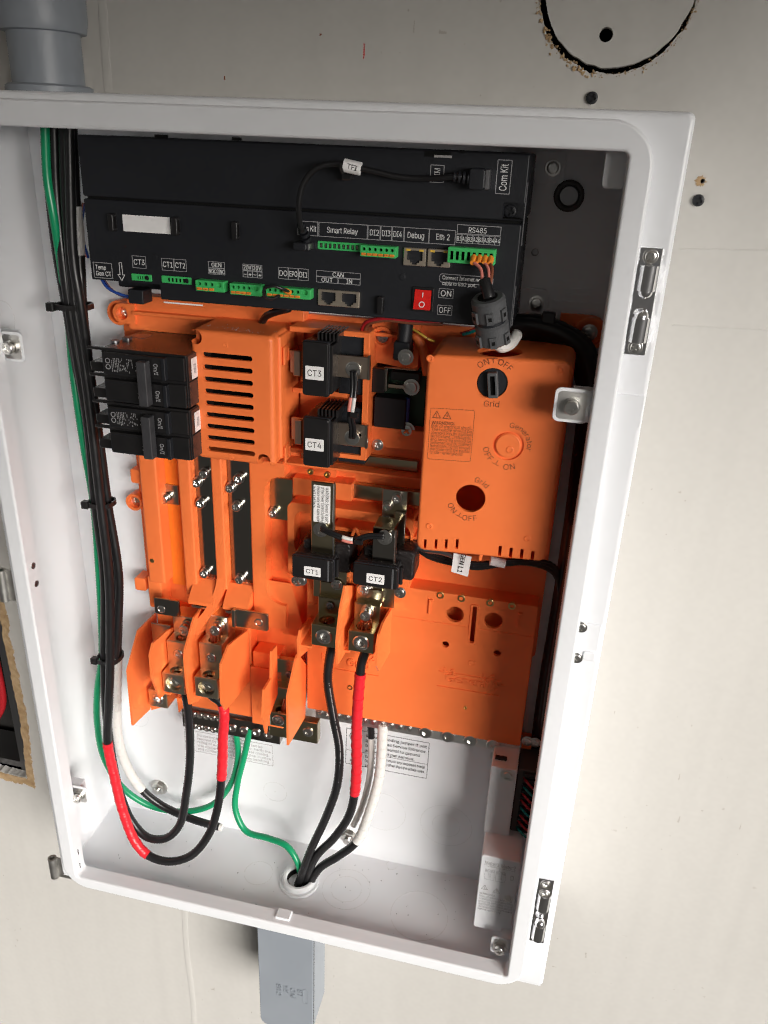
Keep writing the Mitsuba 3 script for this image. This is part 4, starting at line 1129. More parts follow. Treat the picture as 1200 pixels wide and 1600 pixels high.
inkm += warn_triangle(wx0_ + 0.0050, wz1_ - 0.0050, 0.0034, SY) + warn_triangle(wx0_ + 0.0128, wz1_ - 0.0052, 0.0034, SY, 'bolt')
lines = ['WARNING!', 'Risk of electrical shock.', 'The handle should be', 'operated only by qualified', 'technicians. Installation', 'and servicing should be', 'performed only by qualified', 'technicians. Do not remove', 'the cover until the busbar', 'is de-energized.']
lz = wz1_ - 0.0125
for i, s in enumerate(lines):
    m = meshkit.text_mesh(s, 0.0024, 0.0002); w = np.ptp(m.vertices[:, 0]); lim = (wx1_ - wx0_) - 0.0026
    inkm.append(text(s, 0.0024, wx0_ + 0.0014, SY, lz, align='l', bold=i == 0, squeeze=min(1.0, lim / w), depth=0.0002))
    lz -= (wz1_ - wz0_ - 0.0145) / len(lines)
labels[part('ink_lettering', sc_, shz(cat(inkm)), 'orange_ink')] = {'kind': 'stuff'}

# ================================================================== orange mounting base
base = thing('mounting_base', 'orange moulded mounting base with ribs, dividers and a flat lower panel behind the busbars', 'mounting base')
O = 'orange_plastic'


def slab(name, pts, y0, y1, m=O, parent=base, y=None):
    """Plate with a photographed outline (pixels at its front plane)."""
    P_ = [at(px, py, y0) for px, py in pts]
    return part(name, parent, ext(Polygon(P_).buffer(0), y0, y1), m)


def rect(name, x0, x1, z0, z1, y0, y1, r=0.001, b=0.0008, m=O, parent=base, smooth=38):
    return part(name, parent, rblock(x0, x1, z0, z1, y0, y1, r, b), m, smooth=smooth)


# back sheet with ears
ears = [Polygon(rr_pts(0.064, 0.4560, 0.300, 0.600, 0.004)), Polygon(rr_pts(0.085, 0.2300, 0.184, 0.32, 0.002)), Polygon(rr_pts(0.2375, 0.4535, 0.2075, 0.32, 0.002))]
for px, py, r in ((188, 488, 0.0105), (921, 521, 0.0125), (212, 783, 0.0085)):
    c = at(px, py, 0.110); ears.append(Point(*c).buffer(r, 10)); ears.append(sbox(min(c[0], 0.07), c[1] - r, max(c[0], 0.07), c[1] + r) if px < 500 else sbox(0.44, c[1] - r, c[0], c[1] + r))
part('back_sheet', base, ext(union_all(ears), 0.1145, 0.1195), O)
for px, py, r in ((188, 488, 0.0105), (921, 521, 0.0125), (212, 783, 0.0085)):
    c = at(px, py, 0.110)
    k = part('ear_rim', base, ext(Point(*c).buffer(r, 12).difference(Point(*c).buffer(r - 0.0022, 12)), 0.1065, 0.1146), O)
    reuse('screw', k, SCREW, face(c[0], 0.1140, c[1], 1.15, rng.uniform(0, 90)))
# top rail and steps
zt = at(300, 500, 0.106)[1]
rect('top_rail', 0.076, 0.235, 0.5765, 0.6060, 0.1020, 0.115, 0.003)
rect('top_lip', 0.083, 0.3300, 0.5905, 0.5935, 0.0960, 0.103)
x, z = at(192, 489, 0.101)
part('screw_boss', base, ext(Point(x, z).buffer(0.0085, 10).union(sbox(x, z - 0.0085, x + 0.012, z + 0.0085)).difference(Point(x, z).buffer(0.0055, 10)), 0.0990, 0.112), O)
reuse('screw', base, SCREW, face(x, 0.1085, z, 1.2, 20))
for px, py in ((213, 742), (219, 910)):
    x, z = at(px, py, 0.104)
    rect('side_hook', x - 0.004, x + 0.008, z - 0.007, z + 0.007, 0.100, 0.116, 0.002, 0.001)

# left column: wall rib, yellow channel, second rib, busbar wells
Y1 = 0.0935
xs = lambda px, py, y: at(px, py, y)[0]
x0_, x1_ = xs(216, 727, Y1), xs(243, 727, Y1)
rect('left_wall_rib', x0_, x1_, 0.330, 0.470, Y1, 0.116, 0.001, 0.0022)
rect('left_wall_rib', x0_ - 0.003, x1_ - 0.006, 0.300, 0.335, Y1 + 0.002, 0.116, 0.001, 0.0015)
part('brass_insert', base, lathe([(0.0022, 0), (0.0022, 0.0005), (0.001, 0.0008), (0, 0.0008)], 16), 'brass', smooth=35, to_world=face(*[(lambda q: q[0])(at(238, 876, Y1)), Y1, at(238, 876, Y1)[1]]))
xr0, xr1 = xs(276, 727, Y1), xs(296, 727, Y1)
rect('second_rib', xr0, xr1, 0.322, 0.470, Y1, 0.116, 0.001, 0.0022)
part('yellow_channel', base, box(x1_ - 0.001, xr0 + 0.001, 0.1105, 0.1140, 0.322, 0.475), 'yellow_orange_plastic')
b0, b1, b2, b3 = 0.1260, 0.1482, 0.1606, 0.1841
rect('middle_rib', b1 + 0.0012, b2 - 0.0004, 0.335, 0.470, 0.0925, 0.116, 0.001, 0.0018)
rect('right_rib', b3 + 0.0012, b3 + 0.0145, 0.300, 0.475, 0.0940, 0.116, 0.001, 0.0020)
part('well_floor', base, box(xr1 - 0.001, b3 + 0.004, 0.1075, 0.1146, 0.322, 0.475), O)
# bridge over the lower ends of the busbars, sloping forward
for xa, xb in ((b0 - 0.002, b1 + 0.0015), (b2 - 0.001, b3 + 0.001)):
    prof = Polygon([(0.0985, 0.3405), (0.0815, 0.3240), (0.0815, 0.3205), (0.110, 0.3205), (0.110, 0.3405)])
    m = trimesh.creation.extrude_polygon(prof, xb - xa, engine='earcut'); v = m.vertices
    m = trimesh.Trimesh(np.c_[xa + v[:, 2], v[:, 0], v[:, 1]], m.faces, process=False)
    part('busbar_bridge', base, m, O)


# upright dividers between the lugs: profile (depth, height) at a given x
def divider(x, pts, th=0.0020, name='divider', px=True):
    P_ = []
    for q in pts:
        if px:
            d = RIGHT * ((q[0] - 600) / FOC) + DOWN * ((q[1] - 800) / FOC) + FWD
            w = CAM + d * ((x + th / 2 - CAM[0]) / d[0]); P_.append((w[1], w[2]))
        else: P_.append(q)
    prof = Polygon(P_).buffer(0).buffer(-0.0008).buffer(0.0008)
    m = trimesh.creation.extrude_polygon(prof, th, engine='earcut'); v = m.vertices
    return part(name, base, trimesh.Trimesh(np.c_[x - th / 2 + v[:, 2], v[:, 0], v[:, 1]], m.faces, process=False), O)


divider(0.0705, [(245, 958), (217, 985), (200, 1048), (208, 1134), (235, 1108), (246, 1060)])
divider(0.1030, [(300, 968), (262, 985), (239.5, 1005), (235, 1024), (238, 1060), (250.5, 1092), (259, 1083), (296, 1040)])
divider(0.1345, [(349, 905), (330, 930), (319, 945), (304, 965), (290, 1015), (289, 1030), (293, 1075), (297, 1101), (310, 1095), (350, 1030)])
divider(0.1790, [(388, 984), (358, 1008), (346, 1038), (346, 1060), (347, 1099), (353, 1110), (391, 1064)])
divider(0.2367, [(466, 1022), (463, 1030), (450, 1088), (450, 1100), (451, 1165), (477, 1121), (480, 1040)])
divider(0.2439, [(492, 958), (487, 963), (470, 985), (467, 1000), (468, 1028), (486, 1012)])
divider(0.2853, [(556, 915), (540, 915), (533, 950), (529, 985), (527, 1005), (528, 1039), (552, 1000)])
divider(0.3207, [(614, 948), (600, 972), (593, 991), (590, 1010), (589, 1041), (593, 1049), (609, 1021), (618, 990)])
# forks: shelves under the lugs
for xa, xb, zl, yb in ((0.1030, 0.1100, 0.226, 0.07), (0.1345, 0.1425, 0.229, 0.07), (0.2439, 0.2560, 0.3085, 0.074), (0.2853, 0.2920, 0.3105, 0.074)):
    part('lug_shelf', base, box(xa, xb, 0.058, 0.104, zl, zl + 0.0022, 0.0005), O)
# curving shield between the two busbars and lugs
cur = spline([(0.1552, 0.094, 0.352), (0.1530, 0.089, 0.335), (0.1465, 0.081, 0.318), (0.1380, 0.074, 0.305), (0.1350, 0.068, 0.296)], 0.004)
rr_ = [np.array([[p_[0] - 0.0045, p_[1], p_[2]], [p_[0] + 0.0045, p_[1], p_[2]], [p_[0] + 0.0045, p_[1] + 0.02, p_[2] - 0.004], [p_[0] - 0.0045, p_[1] + 0.02, p_[2] - 0.004]]) for p_ in cur]
part('curved_shield', base, loft(rr_), O, smooth=30)

# lower front plate under the second lug, with wings
YB = 0.098
rect('lower_plate', 0.100, 0.1800, 0.1830, 0.300, YB, 0.1146, 0.001, 0.001)
rect('lower_plate', 0.1800, 0.2140, 0.1790, 0.2500, YB - 0.004, 0.1146, 0.001, 0.001)
P_ = [(388, 1012), (425, 1020), (432, 1008), (432, 1045), (424, 1062), (412, 1118), (400, 1100), (390, 1062)]
part('wedge', base, box(0.1830, 0.2110, 0.0945, 0.1146, 0.2500, 0.2680, 0.001), O)
divider(0.2140, [(433, 1008), (425, 1018), (424, 1060), (413, 1078), (411, 1122), (417, 1148), (421, 1120), (434, 1085)])
for px0, px1, py0, py1 in ((232, 255, 1078, 1112), (276, 286, 1090, 1114)):
    a, b_ = at(px0, py0, 0.088), at(px1, py1, 0.088)
    part('leg_tab', base, ext(Polygon([(a[0], a[1]), (b_[0], a[1]), (b_[0], b_[1] + 0.006), (a[0] + 0.001, b_[1] - 0.001)]), 0.088, 0.090), O)
rect('lower_left_plate', 0.078, 0.104, 0.186, 0.300, 0.102, 0.1146, 0.001, 0.001)

# S-shaped recess frame in the middle
fr = Polygon([at(397, 725, 0.094), at(640, 748, 0.094), at(640, 790, 0.094), at(452, 775, 0.094), at(452, 925, 0.094), at(470, 955, 0.094), at(475, 1000, 0.094), at(440, 1010, 0.094), at(445, 985, 0.094), at(432, 945, 0.094), at(414, 915, 0.094), at(412, 780, 0.094), at(397, 725, 0.094)])
ra, rb = at(412, 742, 0.094), at(452, 905, 0.094)
rim_l = Polygon(rr_pts(b3 + 0.012, 0.2190, 0.300, 0.4720, 0.002)).difference(union_all([Polygon(rr_pts(ra[0], 0.2600, rb[1] - 0.03, ra[1], 0.017))]))
part('recess_frame', base, ext(rim_l, 0.094, 0.1146), O)
part('recess_floor', base, box(ra[0] - 0.002, 0.262, 0.1100, 0.1146, 0.290, 0.47), O)
# sloping trough below the recess
tr_ = [np.array([at3(412, 905, 0.100), at3(455, 912, 0.100), at3(455, 912, 0.112), at3(412, 905, 0.112)]), np.array([at3(420, 950, 0.100), at3(468, 960, 0.100), at3(468, 960, 0.112), at3(420, 950, 0.112)]), np.array([at3(443, 990, 0.096), at3(478, 996, 0.096), at3(478, 996, 0.112), at3(443, 990, 0.112)])]
part('trough', base, tm(m3.Manifold.hull_points(np.vstack(tr_).astype(np.float32))), O, smooth=30)


def pxbox(name, px0, py0, px1, py1, y0, y1, m=O, r=0.0008, b=0.0008, parent=base):
    a, b_ = at(px0, py0, y0), at(px1, py1, y0)
    return rect(name, a[0], b_[0], b_[1], a[1], y0, y1, r, b, m, parent)


pl = pxbox('steel_plate', 413, 744, 458, 815, 0.1075, 0.1105, 'olive_plate')
screw(base, 428, 799, 0.1070, LONG, 0.9)
pxbox('steel_plate', 247, 755, 280, 790, 0.1085, 0.1108, 'tin_plate')
screw(base, 259, 777, 0.1075, LONG, 0.95)
# rails across the middle: orange, steel, orange
rzs = [at(600, py, 0.1) for py in (676, 707, 736, 758, 790, 832, 860)]
pxbox('steel_plate', 470, 700, 652, 738, 0.1080, 0.1120, 'olive_plate')
pxbox('middle_rail', 392, 716, 660, 752, 0.0960, 0.1146)
pxbox('steel_plate', 546, 756, 660, 792, 0.1060, 0.1120, 'olive_plate')
pxbox('block', 457, 746, 549, 784, 0.0985, 0.1146)
pxbox('middle_rail', 455, 788, 660, 826, 0.0980, 0.1146)
pxbox('contact_rail', 566, 664, 662, 706, 0.0960, 0.1146)
screw(base, 590, 695, 0.0955, SCREW, 0.9)
for px, py in ((485, 737), (511, 742)): screw(base, px, py, 0.0955, INSERT, 1.0, name='brass_insert')
# raised surround of the first transformers
a, b_ = at(449, 784, 0.0925), at(640, 925, 0.0925)
part('surround', base, ext(Polygon(rr_pts(a[0], b_[0], b_[1], a[1], 0.006)).difference(Polygon(rr_pts(a[0] + 0.006, b_[0] - 0.002, b_[1] + 0.02, a[1] - 0.006, 0.012))), 0.0925, 0.1146), O)
pxbox('surround_back', 520, 822, 648, 872, 0.0955, 0.1146)
part('tie_post', base, tube(spline([at3(549, 856, 0.094), at3(550, 838, 0.090), at3(556, 826, 0.088), at3(561, 836, 0.091)], 0.002), 0.0016, 8), O, smooth=True)

# housing round the upper transformers
HY = 0.080
hx0, hx1 = at(452, 530, HY)[0], at(578, 530, HY)[0]
hz1, hz0 = at(560, 519, HY)[1], at(560, 719, HY)[1]
hou = box(hx0, hx1, HY, 0.115, hz0, hz1, 0.0006)
hou = cut(hou, box(hx0 - 0.01, hx1 - 0.0048, HY - 0.01, 0.108, hz0 + 0.004, hz1 - 0.004))
part('transformer_housing', base, hou, O)
part('housing_divider', base, box(hx0, hx1 - 0.02, 0.088, 0.110, (hz0 + hz1) / 2 - 0.003, (hz0 + hz1) / 2 + 0.001), O)
a, b_ = at(578, 505, 0.094), at(650, 575, 0.094)
part('contactor_shelf', base, ext(Polygon([(a[0], b_[1]), (a[0], a[1]), (b_[0], a[1] + 0.002), (b_[0], b_[1] - 0.004)]), 0.102, 0.115), O)
x, z = at(597, 527, 0.099)
k = part('screw_boss', base, ext(Point(x, z).buffer(0.0085, 12).difference(Point(x, z).buffer(0.0062, 12)), 0.099, 0.104), O)
reuse('screw', k, SCREW_DARK, face(x, 0.1015, z, 1.2, 30))
part('curved_web', base, tube(spline([at3(648, 520, 0.095), at3(662, 548, 0.094), at3(668, 585, 0.096)], 0.003), 0.004, 10), O, smooth=True)

# flat lower panel
LY = 0.0950
LX0, LX1, LZ0, LZ1 = 0.2395, 0.4530, 0.2100, 0.3655
pan = rblock(LX0, LX1, LZ0, LZ1, LY, 0.1146, 0.0015, 0.0008)
tools = [box(LX0 + 0.003, LX1 - 0.003, LY + 0.0035, 0.12, LZ0 + 0.003, LZ1 - 0.003)]
for px, py, r in ((711, 960, 0.0082), (771, 970, 0.0082), (696, 1007, 0.0034), (777, 1021, 0.0034), (727, 1106, 0.0014)):
    tools.append(ycyl(*at(px, py, LY), r, LY - 0.01, LY + 0.012, 26))
sa, sb = at(735, 946, LY), at(744, 1006, LY)
tools.append(ext(Polygon(rr_pts((sa[0] + sb[0]) / 2 - 0.0021, (sa[0] + sb[0]) / 2 + 0.0021, sb[1], sa[1], 0.0008)), LY - 0.01, LY + 0.015))
ga = at(735, 980, LY)[1]
tools.append(box(LX0 - 0.01, LX1 + 0.01, LY - 0.001, LY + 0.0005, ga - 0.0004, ga + 0.0004))
lp = part('lower_panel', base, cut(pan, *tools), O, smooth=38)
part('slot_rim', lp, ext(Polygon(rr_pts((sa[0] + sb[0]) / 2 - 0.0036, (sa[0] + sb[0]) / 2 + 0.0036, sb[1] + 0.008, sa[1] + 0.0018, 0.002)).difference(Polygon(rr_pts((sa[0] + sb[0]) / 2 - 0.0022, (sa[0] + sb[0]) / 2 + 0.0022, sb[1] - 0.002, sa[1], 0.0008))), LY - 0.0012, LY), O)
for px, py in ((688, 930), (721, 935), (766, 942), (800, 947)): screw(lp, px, py, LY - 0.0002, INSERT, 1.25, name='brass_insert')
screw(lp, 727, 1106, LY - 0.0001, INSERT, 0.6, name='brass_insert')
screw(lp, 547, 1074, LY - 0.0001, INSERT, 1.0, name='brass_insert')
for px, py in ((672, 945), (811, 966)):
    x, z = at(px, py, LY)
    part('hook', lp, cat(box(x - 0.0012, x + 0.0004, LY - 0.0022, LY + 0.0005, z - 0.009, z + 0.006, 0.0004), box(x - 0.0012, x + 0.0028, LY - 0.0022, LY + 0.0005, z + 0.0045, z + 0.0062, 0.0004)), O)
x, z = at(737, 1036, LY)
part('moulding_dimple', lp, lathe([(0.0036, 0), (0.0034, 0.0005), (0.0026, 0.0006), (0.0022, 0.0001), (0, 0.0001)], 22), O, smooth=35, to_world=face(x, LY, z))
emb = []
q = at(742, 1067, LY); emb.append(text('Generator', 0.0085, q[0], LY, q[1] + 0.0008, depth=0.0011, bold=True))
for px, py, s in ((703, 1050, 'L1'), (764, 1060, 'L2')): q = at(px, py, LY); emb.append(text(s, 0.008, q[0], LY, q[1], depth=0.0011, bold=True))
q0, q1 = at(684, 1067, LY), at(781, 1081, LY); emb.append(bar((q0[0], q0[1] - 0.003), (q1[0], q0[1] - 0.003), LY, 0.0008, 0.0010)); emb.append(bar((q0[0], q0[1] + 0.014), (q1[0], q0[1] + 0.014), LY, 0.0008, 0.0010))
q = at(560, 1037, LY); emb.append(text('Grid', 0.0085, q[0], LY, q[1], depth=0.0011, bold=True))
for px, s in ((512, 'L1'), (577, 'L2')): q = at(px, 1028, LY); emb.append(text(s, 0.0075, q[0], LY, q[1] + (0.001 if px < 550 else 0.001), depth=0.0011, bold=True))
q0, q1 = at(516, 1042, LY), at(592, 1052, LY); emb.append(bar((q0[0], q0[1] - 0.001), (q1[0], q0[1] - 0.001), LY, 0.0008, 0.0010))
labels[part('embossed_lettering', lp, cat(emb), O)] = {'kind': 'stuff'}
for px in (478 + 44, 658): x, z = at(px, 1128 if px > 600 else 1104, LY); part('edge_tick', lp, box(x - 0.0003, x + 0.0003, LY - 0.0005, LY, LZ0 + 0.001, LZ0 + 0.006), O)
# bottom right foot
rect('right_foot', 0.4300, 0.4640, 0.1870, 0.2080, 0.104, 0.1195, 0.001, 0.001)

# ================================================================== busbars and lugs
def busbar(xa, xb, label, screws, tab=None):
    k = thing('busbar', label, 'busbar', 'long busbars in the orange wells')
    part('bar', k, box(xa, xb, 0.1035, 0.1062, 0.3385, 0.4700, 0.0004), 'dark_busbar')
    part('step', k, box(xa + 0.001, xb - 0.0005, 0.0815, 0.1050, 0.3165, 0.3190, 0.0004), 'tin_plate')
    for px, py in screws: screw(k, px, py, 0.1030, LONG, 0.95, name='cap_screw')
    return k


busbar(0.1262, 0.1480, 'long dark busbar under the vented cover, nearer to the yellowish channel', [(310, 752), (321, 738), (316, 784), (322, 893)])
busbar(0.1608, 0.1838, 'long dark busbar under the vented cover, nearer to the curved recess', [(362, 760), (375, 746), (372, 789), (377, 902)])


def rot_y(m, x):  # helper for stepped profiles: polygon in (y, z) extruded along x
    pass


def prof_x(pts, xa, xb):
    m = trimesh.creation.extrude_polygon(Polygon(pts).buffer(0), xb - xa, engine='earcut'); v = m.vertices
    return trimesh.Trimesh(np.c_[xa + v[:, 2], v[:, 0], v[:, 1]], m.faces, process=False)


def lug(xa, xb, z0, yf, label, steps, set_screw='socket', mt='lug_plate', wire_holes=(), group=None):
    """A stepped box lug: each step is a block (front depth, bottom, top) with an optional screw in its face."""
    k = thing('cable_lug', label, 'cable lug', group)
    xc = (xa + xb) / 2
    solid = [box(xa, xb, y, 0.101, za, zb, 0.0007) for y, za, zb, _, _ in steps]
    m = join(*solid)
    tools = []
    for y, za, zb, kind, r in steps:
        zc = (za + zb) / 2
        if kind: tools.append(ycyl(xc, zc, r, y - 0.01, y + 0.012, 26))
    for (x_, y_, z_, r) in wire_holes: tools.append(cyl((x_, y_, z_ - 0.004), (x_, y_, z_ + 0.004), r, 24))
    part('block', k, cut(m, *tools), mt, smooth=30)
    for y, za, zb, kind, r in steps:
        zc = (za + zb) / 2
        if kind == 'open':
            part('bore', k, lathe([(r - 0.0002, -0.0075), (r - 0.0002, -0.0068), (0, -0.006)], 26), 'zinc', smooth=35, to_world=face(xc, y, zc))
            part('set_screw', k, cut(lathe([(r * 0.82, -0.0062), (r * 0.8, -0.0040), (r * 0.55, -0.0034), (0, -0.0034)], 24), box(-r * .5, r * .5, 0.0028, 0.008, -r * .14, r * .14)), 'zinc', smooth=35, to_world=face(xc, y, zc, 1, 35))
        elif kind == 'socket':
            part('set_screw', k, cut(lathe([(r - 0.0002, -0.006), (r - 0.0002, 0.0006), (r * 0.86, 0.0014), (r * 0.62, 0.0014), (r * 0.56, 0.0002), (0, 0.0002)], 26), ext(Polygon([(r * .5 * math.cos(a), r * .5 * math.sin(a)) for a in np.linspace(0, 2 * math.pi, 7)[:-1]]), -0.004, 0.004)), 'zinc', smooth=35, to_world=face(xc, y, zc, 1, rng.uniform(0, 60)))
            part('socket_floor', k, lathe([(r * .55, -0.0042), (r * .55, -0.0040), (0, -0.0040)], 16), 'steel_grey', to_world=face(xc, y, zc))
        elif kind == 'cross':
            part('set_screw', k, cut(lathe([(r - 0.0002, -0.006), (r - 0.0002, 0.0002), (r * 0.8, 0.0010), (0, 0.0010)], 26), box(-r * .5, r * .5, -0.01, 0.001, -r * .15, r * .15), box(-r * .15, r * .15, -0.01, 0.001, -r * .5, r * .5)), 'zinc', smooth=35, to_world=face(xc, y, zc, 1, rng.uniform(0, 90)))
    return k


LUGG = 'stepped metal cable lugs between the orange dividers'
LF = 0.052
a, b_ = at(252.5, 1050.6, LF), at(290, 1087, LF)
l1 = lug(a[0], b_[0], b_[1], LF, 'front lug holding the leftmost black cable, with a wide open bore', [(LF, b_[1], a[1], 'open', 0.0084), (LF + 0.014, a[1] - 0.001, a[1] + 0.028, 'cross', 0.0056), (LF + 0.030, a[1] + 0.027, a[1] + 0.047, None, 0)],
         wire_holes=[((a[0] + b_[0]) / 2, LF + 0.0075, a[1], 0.0062), ((a[0] + b_[0]) / 2 + 0.001, LF + 0.0225, a[1] + 0.028, 0.0062)], group=LUGG)
l1x = (a[0] + b_[0]) / 2; l1z = b_[1]; l1t = a[1]
a, b_ = at(303, 1057, LF), at(341.5, 1094, LF)
l2 = lug(a[0], b_[0], b_[1], LF, 'front lug holding the red taped cable at the left, with a wide open bore', [(LF, b_[1], a[1], 'open', 0.0084), (LF + 0.014, a[1] - 0.001, a[1] + 0.030, 'cross', 0.0056), (LF + 0.030, a[1] + 0.029, a[1] + 0.052, None, 0)],
         wire_holes=[((a[0] + b_[0]) / 2, LF + 0.0075, a[1], 0.0062), ((a[0] + b_[0]) / 2 + 0.001, LF + 0.0225, a[1] + 0.030, 0.0062)], group=LUGG)
l2x = (a[0] + b_[0]) / 2; l2z = b_[1]; l2t = a[1]
reuse('top_screw', l1, mikit.ply(long_screw(0.0058, 0.010), 'zinc', smooth=35), face(l1x + 0.0045, LF + 0.029, l1t + 0.038, 1, 25))
reuse('top_screw', l2, mikit.ply(long_screw(0.0056, 0.011), 'zinc', smooth=35), face(l2x + 0.003, LF + 0.029, l2t + 0.0425, 1, 25))


def strands(n, c, rad, h, parent, seed, lean=(0.0, -0.25, 0.9), r=0.00085):
    g = np.random.default_rng(seed)
    for i in range(n):
        a = g.uniform(0, 2 * math.pi); q = rad * math.sqrt(g.uniform(0, 1))
        p = np.array([c[0] + q * math.cos(a), c[1] + q * math.sin(a) * 0.8, c[2]])
        d = np.array(lean) + g.normal(0, 0.10, 3); d /= np.linalg.norm(d)
        part('copper_strand', parent, tube([p - d * 0.004, p + d * h * g.uniform(0.75, 1.1)], r, 8), 'copper', smooth=40)


strands(12, (l2x + 0.001, LF + 0.0225, l2t + 0.0290), 0.0048, 0.012, l2, 5, lean=(0.05, 0.15, 0.9))
strands(10, (l1x + 0.001, LF + 0.0225, l1t + 0.0262), 0.0045, 0.003, l1, 6)

# flat links with a hole beside the lugs
for (p0, p1, hx, hy, mt, lab, yy) in (((240, 934, 0), (281, 965, 0), 252, 952, 'dark_busbar', 'dark flat link plate with one hole, left of the upper end of the lugs', 0.078), ((365, 952, 0), (419, 987, 0), 404, 973, 'tin_plate', 'shiny flat link plate with one hole, right of the second lug', 0.078)):
    a, b_ = at(p0[0], p0[1], yy), at(p1[0], p1[1], yy); h = at(hx, hy, yy)
    k = thing('link_plate', lab, 'link plate')
    part('plate', k, cut(rblock(a[0], b_[0], b_[1], a[1], yy, yy + 0.0022, 0.0022, 0.0005), ycyl(h[0], h[1], 0.0030, yy - 0.01, yy + 0.01, 20)), mt, smooth=35)
    part('hole_rim', k, lathe([(0.0042, 0), (0.0042, 0.0003), (0.0034, 0.0006), (0.0030, 0.0006), (0.0029, -0.002), (0, -0.002)], 20), 'zinc', smooth=35, to_world=face(h[0], yy, h[1]))
    if mt == 'tin_plate': part('bend', k, box(a[0] - 0.0016, a[0] + 0.0020, yy - 0.0025, yy + 0.010, b_[1], a[1], 0.0008), 'tin_plate')

# lugs under the two lower transformers
a, b_ = at(486, 975, 0.052), at(526, 1014, 0.052)
l3 = lug(a[0], b_[0], b_[1], 0.052, 'lug with a hexagon socket screw holding the black cable under the transformer marked CT1', [(0.052, b_[1], a[1], 'socket', 0.0078), (0.072, a[1] - 0.001, a[1] + 0.017, None, 0), (0.078, a[1] + 0.010, a[1] + 0.030, None, 0)], mt='olive_plate', wire_holes=[((a[0] + b_[0]) / 2, 0.0625, a[1], 0.0075)], group=LUGG)
l3x, l3z, l3t = (a[0] + b_[0]) / 2, b_[1], a[1]
a, b_ = at(544, 985, 0.052), at(584, 1023, 0.052)
l4 = lug(a[0], b_[0], b_[1], 0.052, 'lug with a hexagon socket screw holding the red taped cable under the transformer marked CT2', [(0.052, b_[1], a[1], 'socket', 0.0078), (0.072, a[1] - 0.001, a[1] + 0.017, None, 0), (0.078, a[1] + 0.010, a[1] + 0.030, None, 0)], mt='olive_plate', wire_holes=[((a[0] + b_[0]) / 2, 0.0625, a[1], 0.0075)], group=LUGG)
l4x, l4z, l4t = (a[0] + b_[0]) / 2, b_[1], a[1]
strands(16, (l4x, 0.0625, l4t - 0.001), 0.0064, 0.0085, l4, 11, lean=(0.1, -0.1, 0.9), r=0.0010)
strands(12, (l3x + 0.001, 0.0635, l3t - 0.004), 0.0058, 0.004, l3, 12, r=0.0010)
reuse('top_screw', l4, mikit.ply(long_screw(0.0052, 0.012), 'zinc', smooth=35), face(l4x + 0.001, 0.0715, l4t + 0.012, 1, 25))
reuse('top_screw', l3, SCREW_DARK, face(l3x, 0.0715, l3t + 0.010, 1.0, 25))
for k, lx, lt in ((l3, l3x, l3t), (l4, l4x, l4t)):
    part('back_bar', k, box(lx - 0.009 - (0.010 if k == l3 else 0), lx + 0.0125 + (0.010 if k == l4 else 0), 0.080, 0.0825, lt + 0.012, lt + 0.060, 0.0004), 'olive_plate')


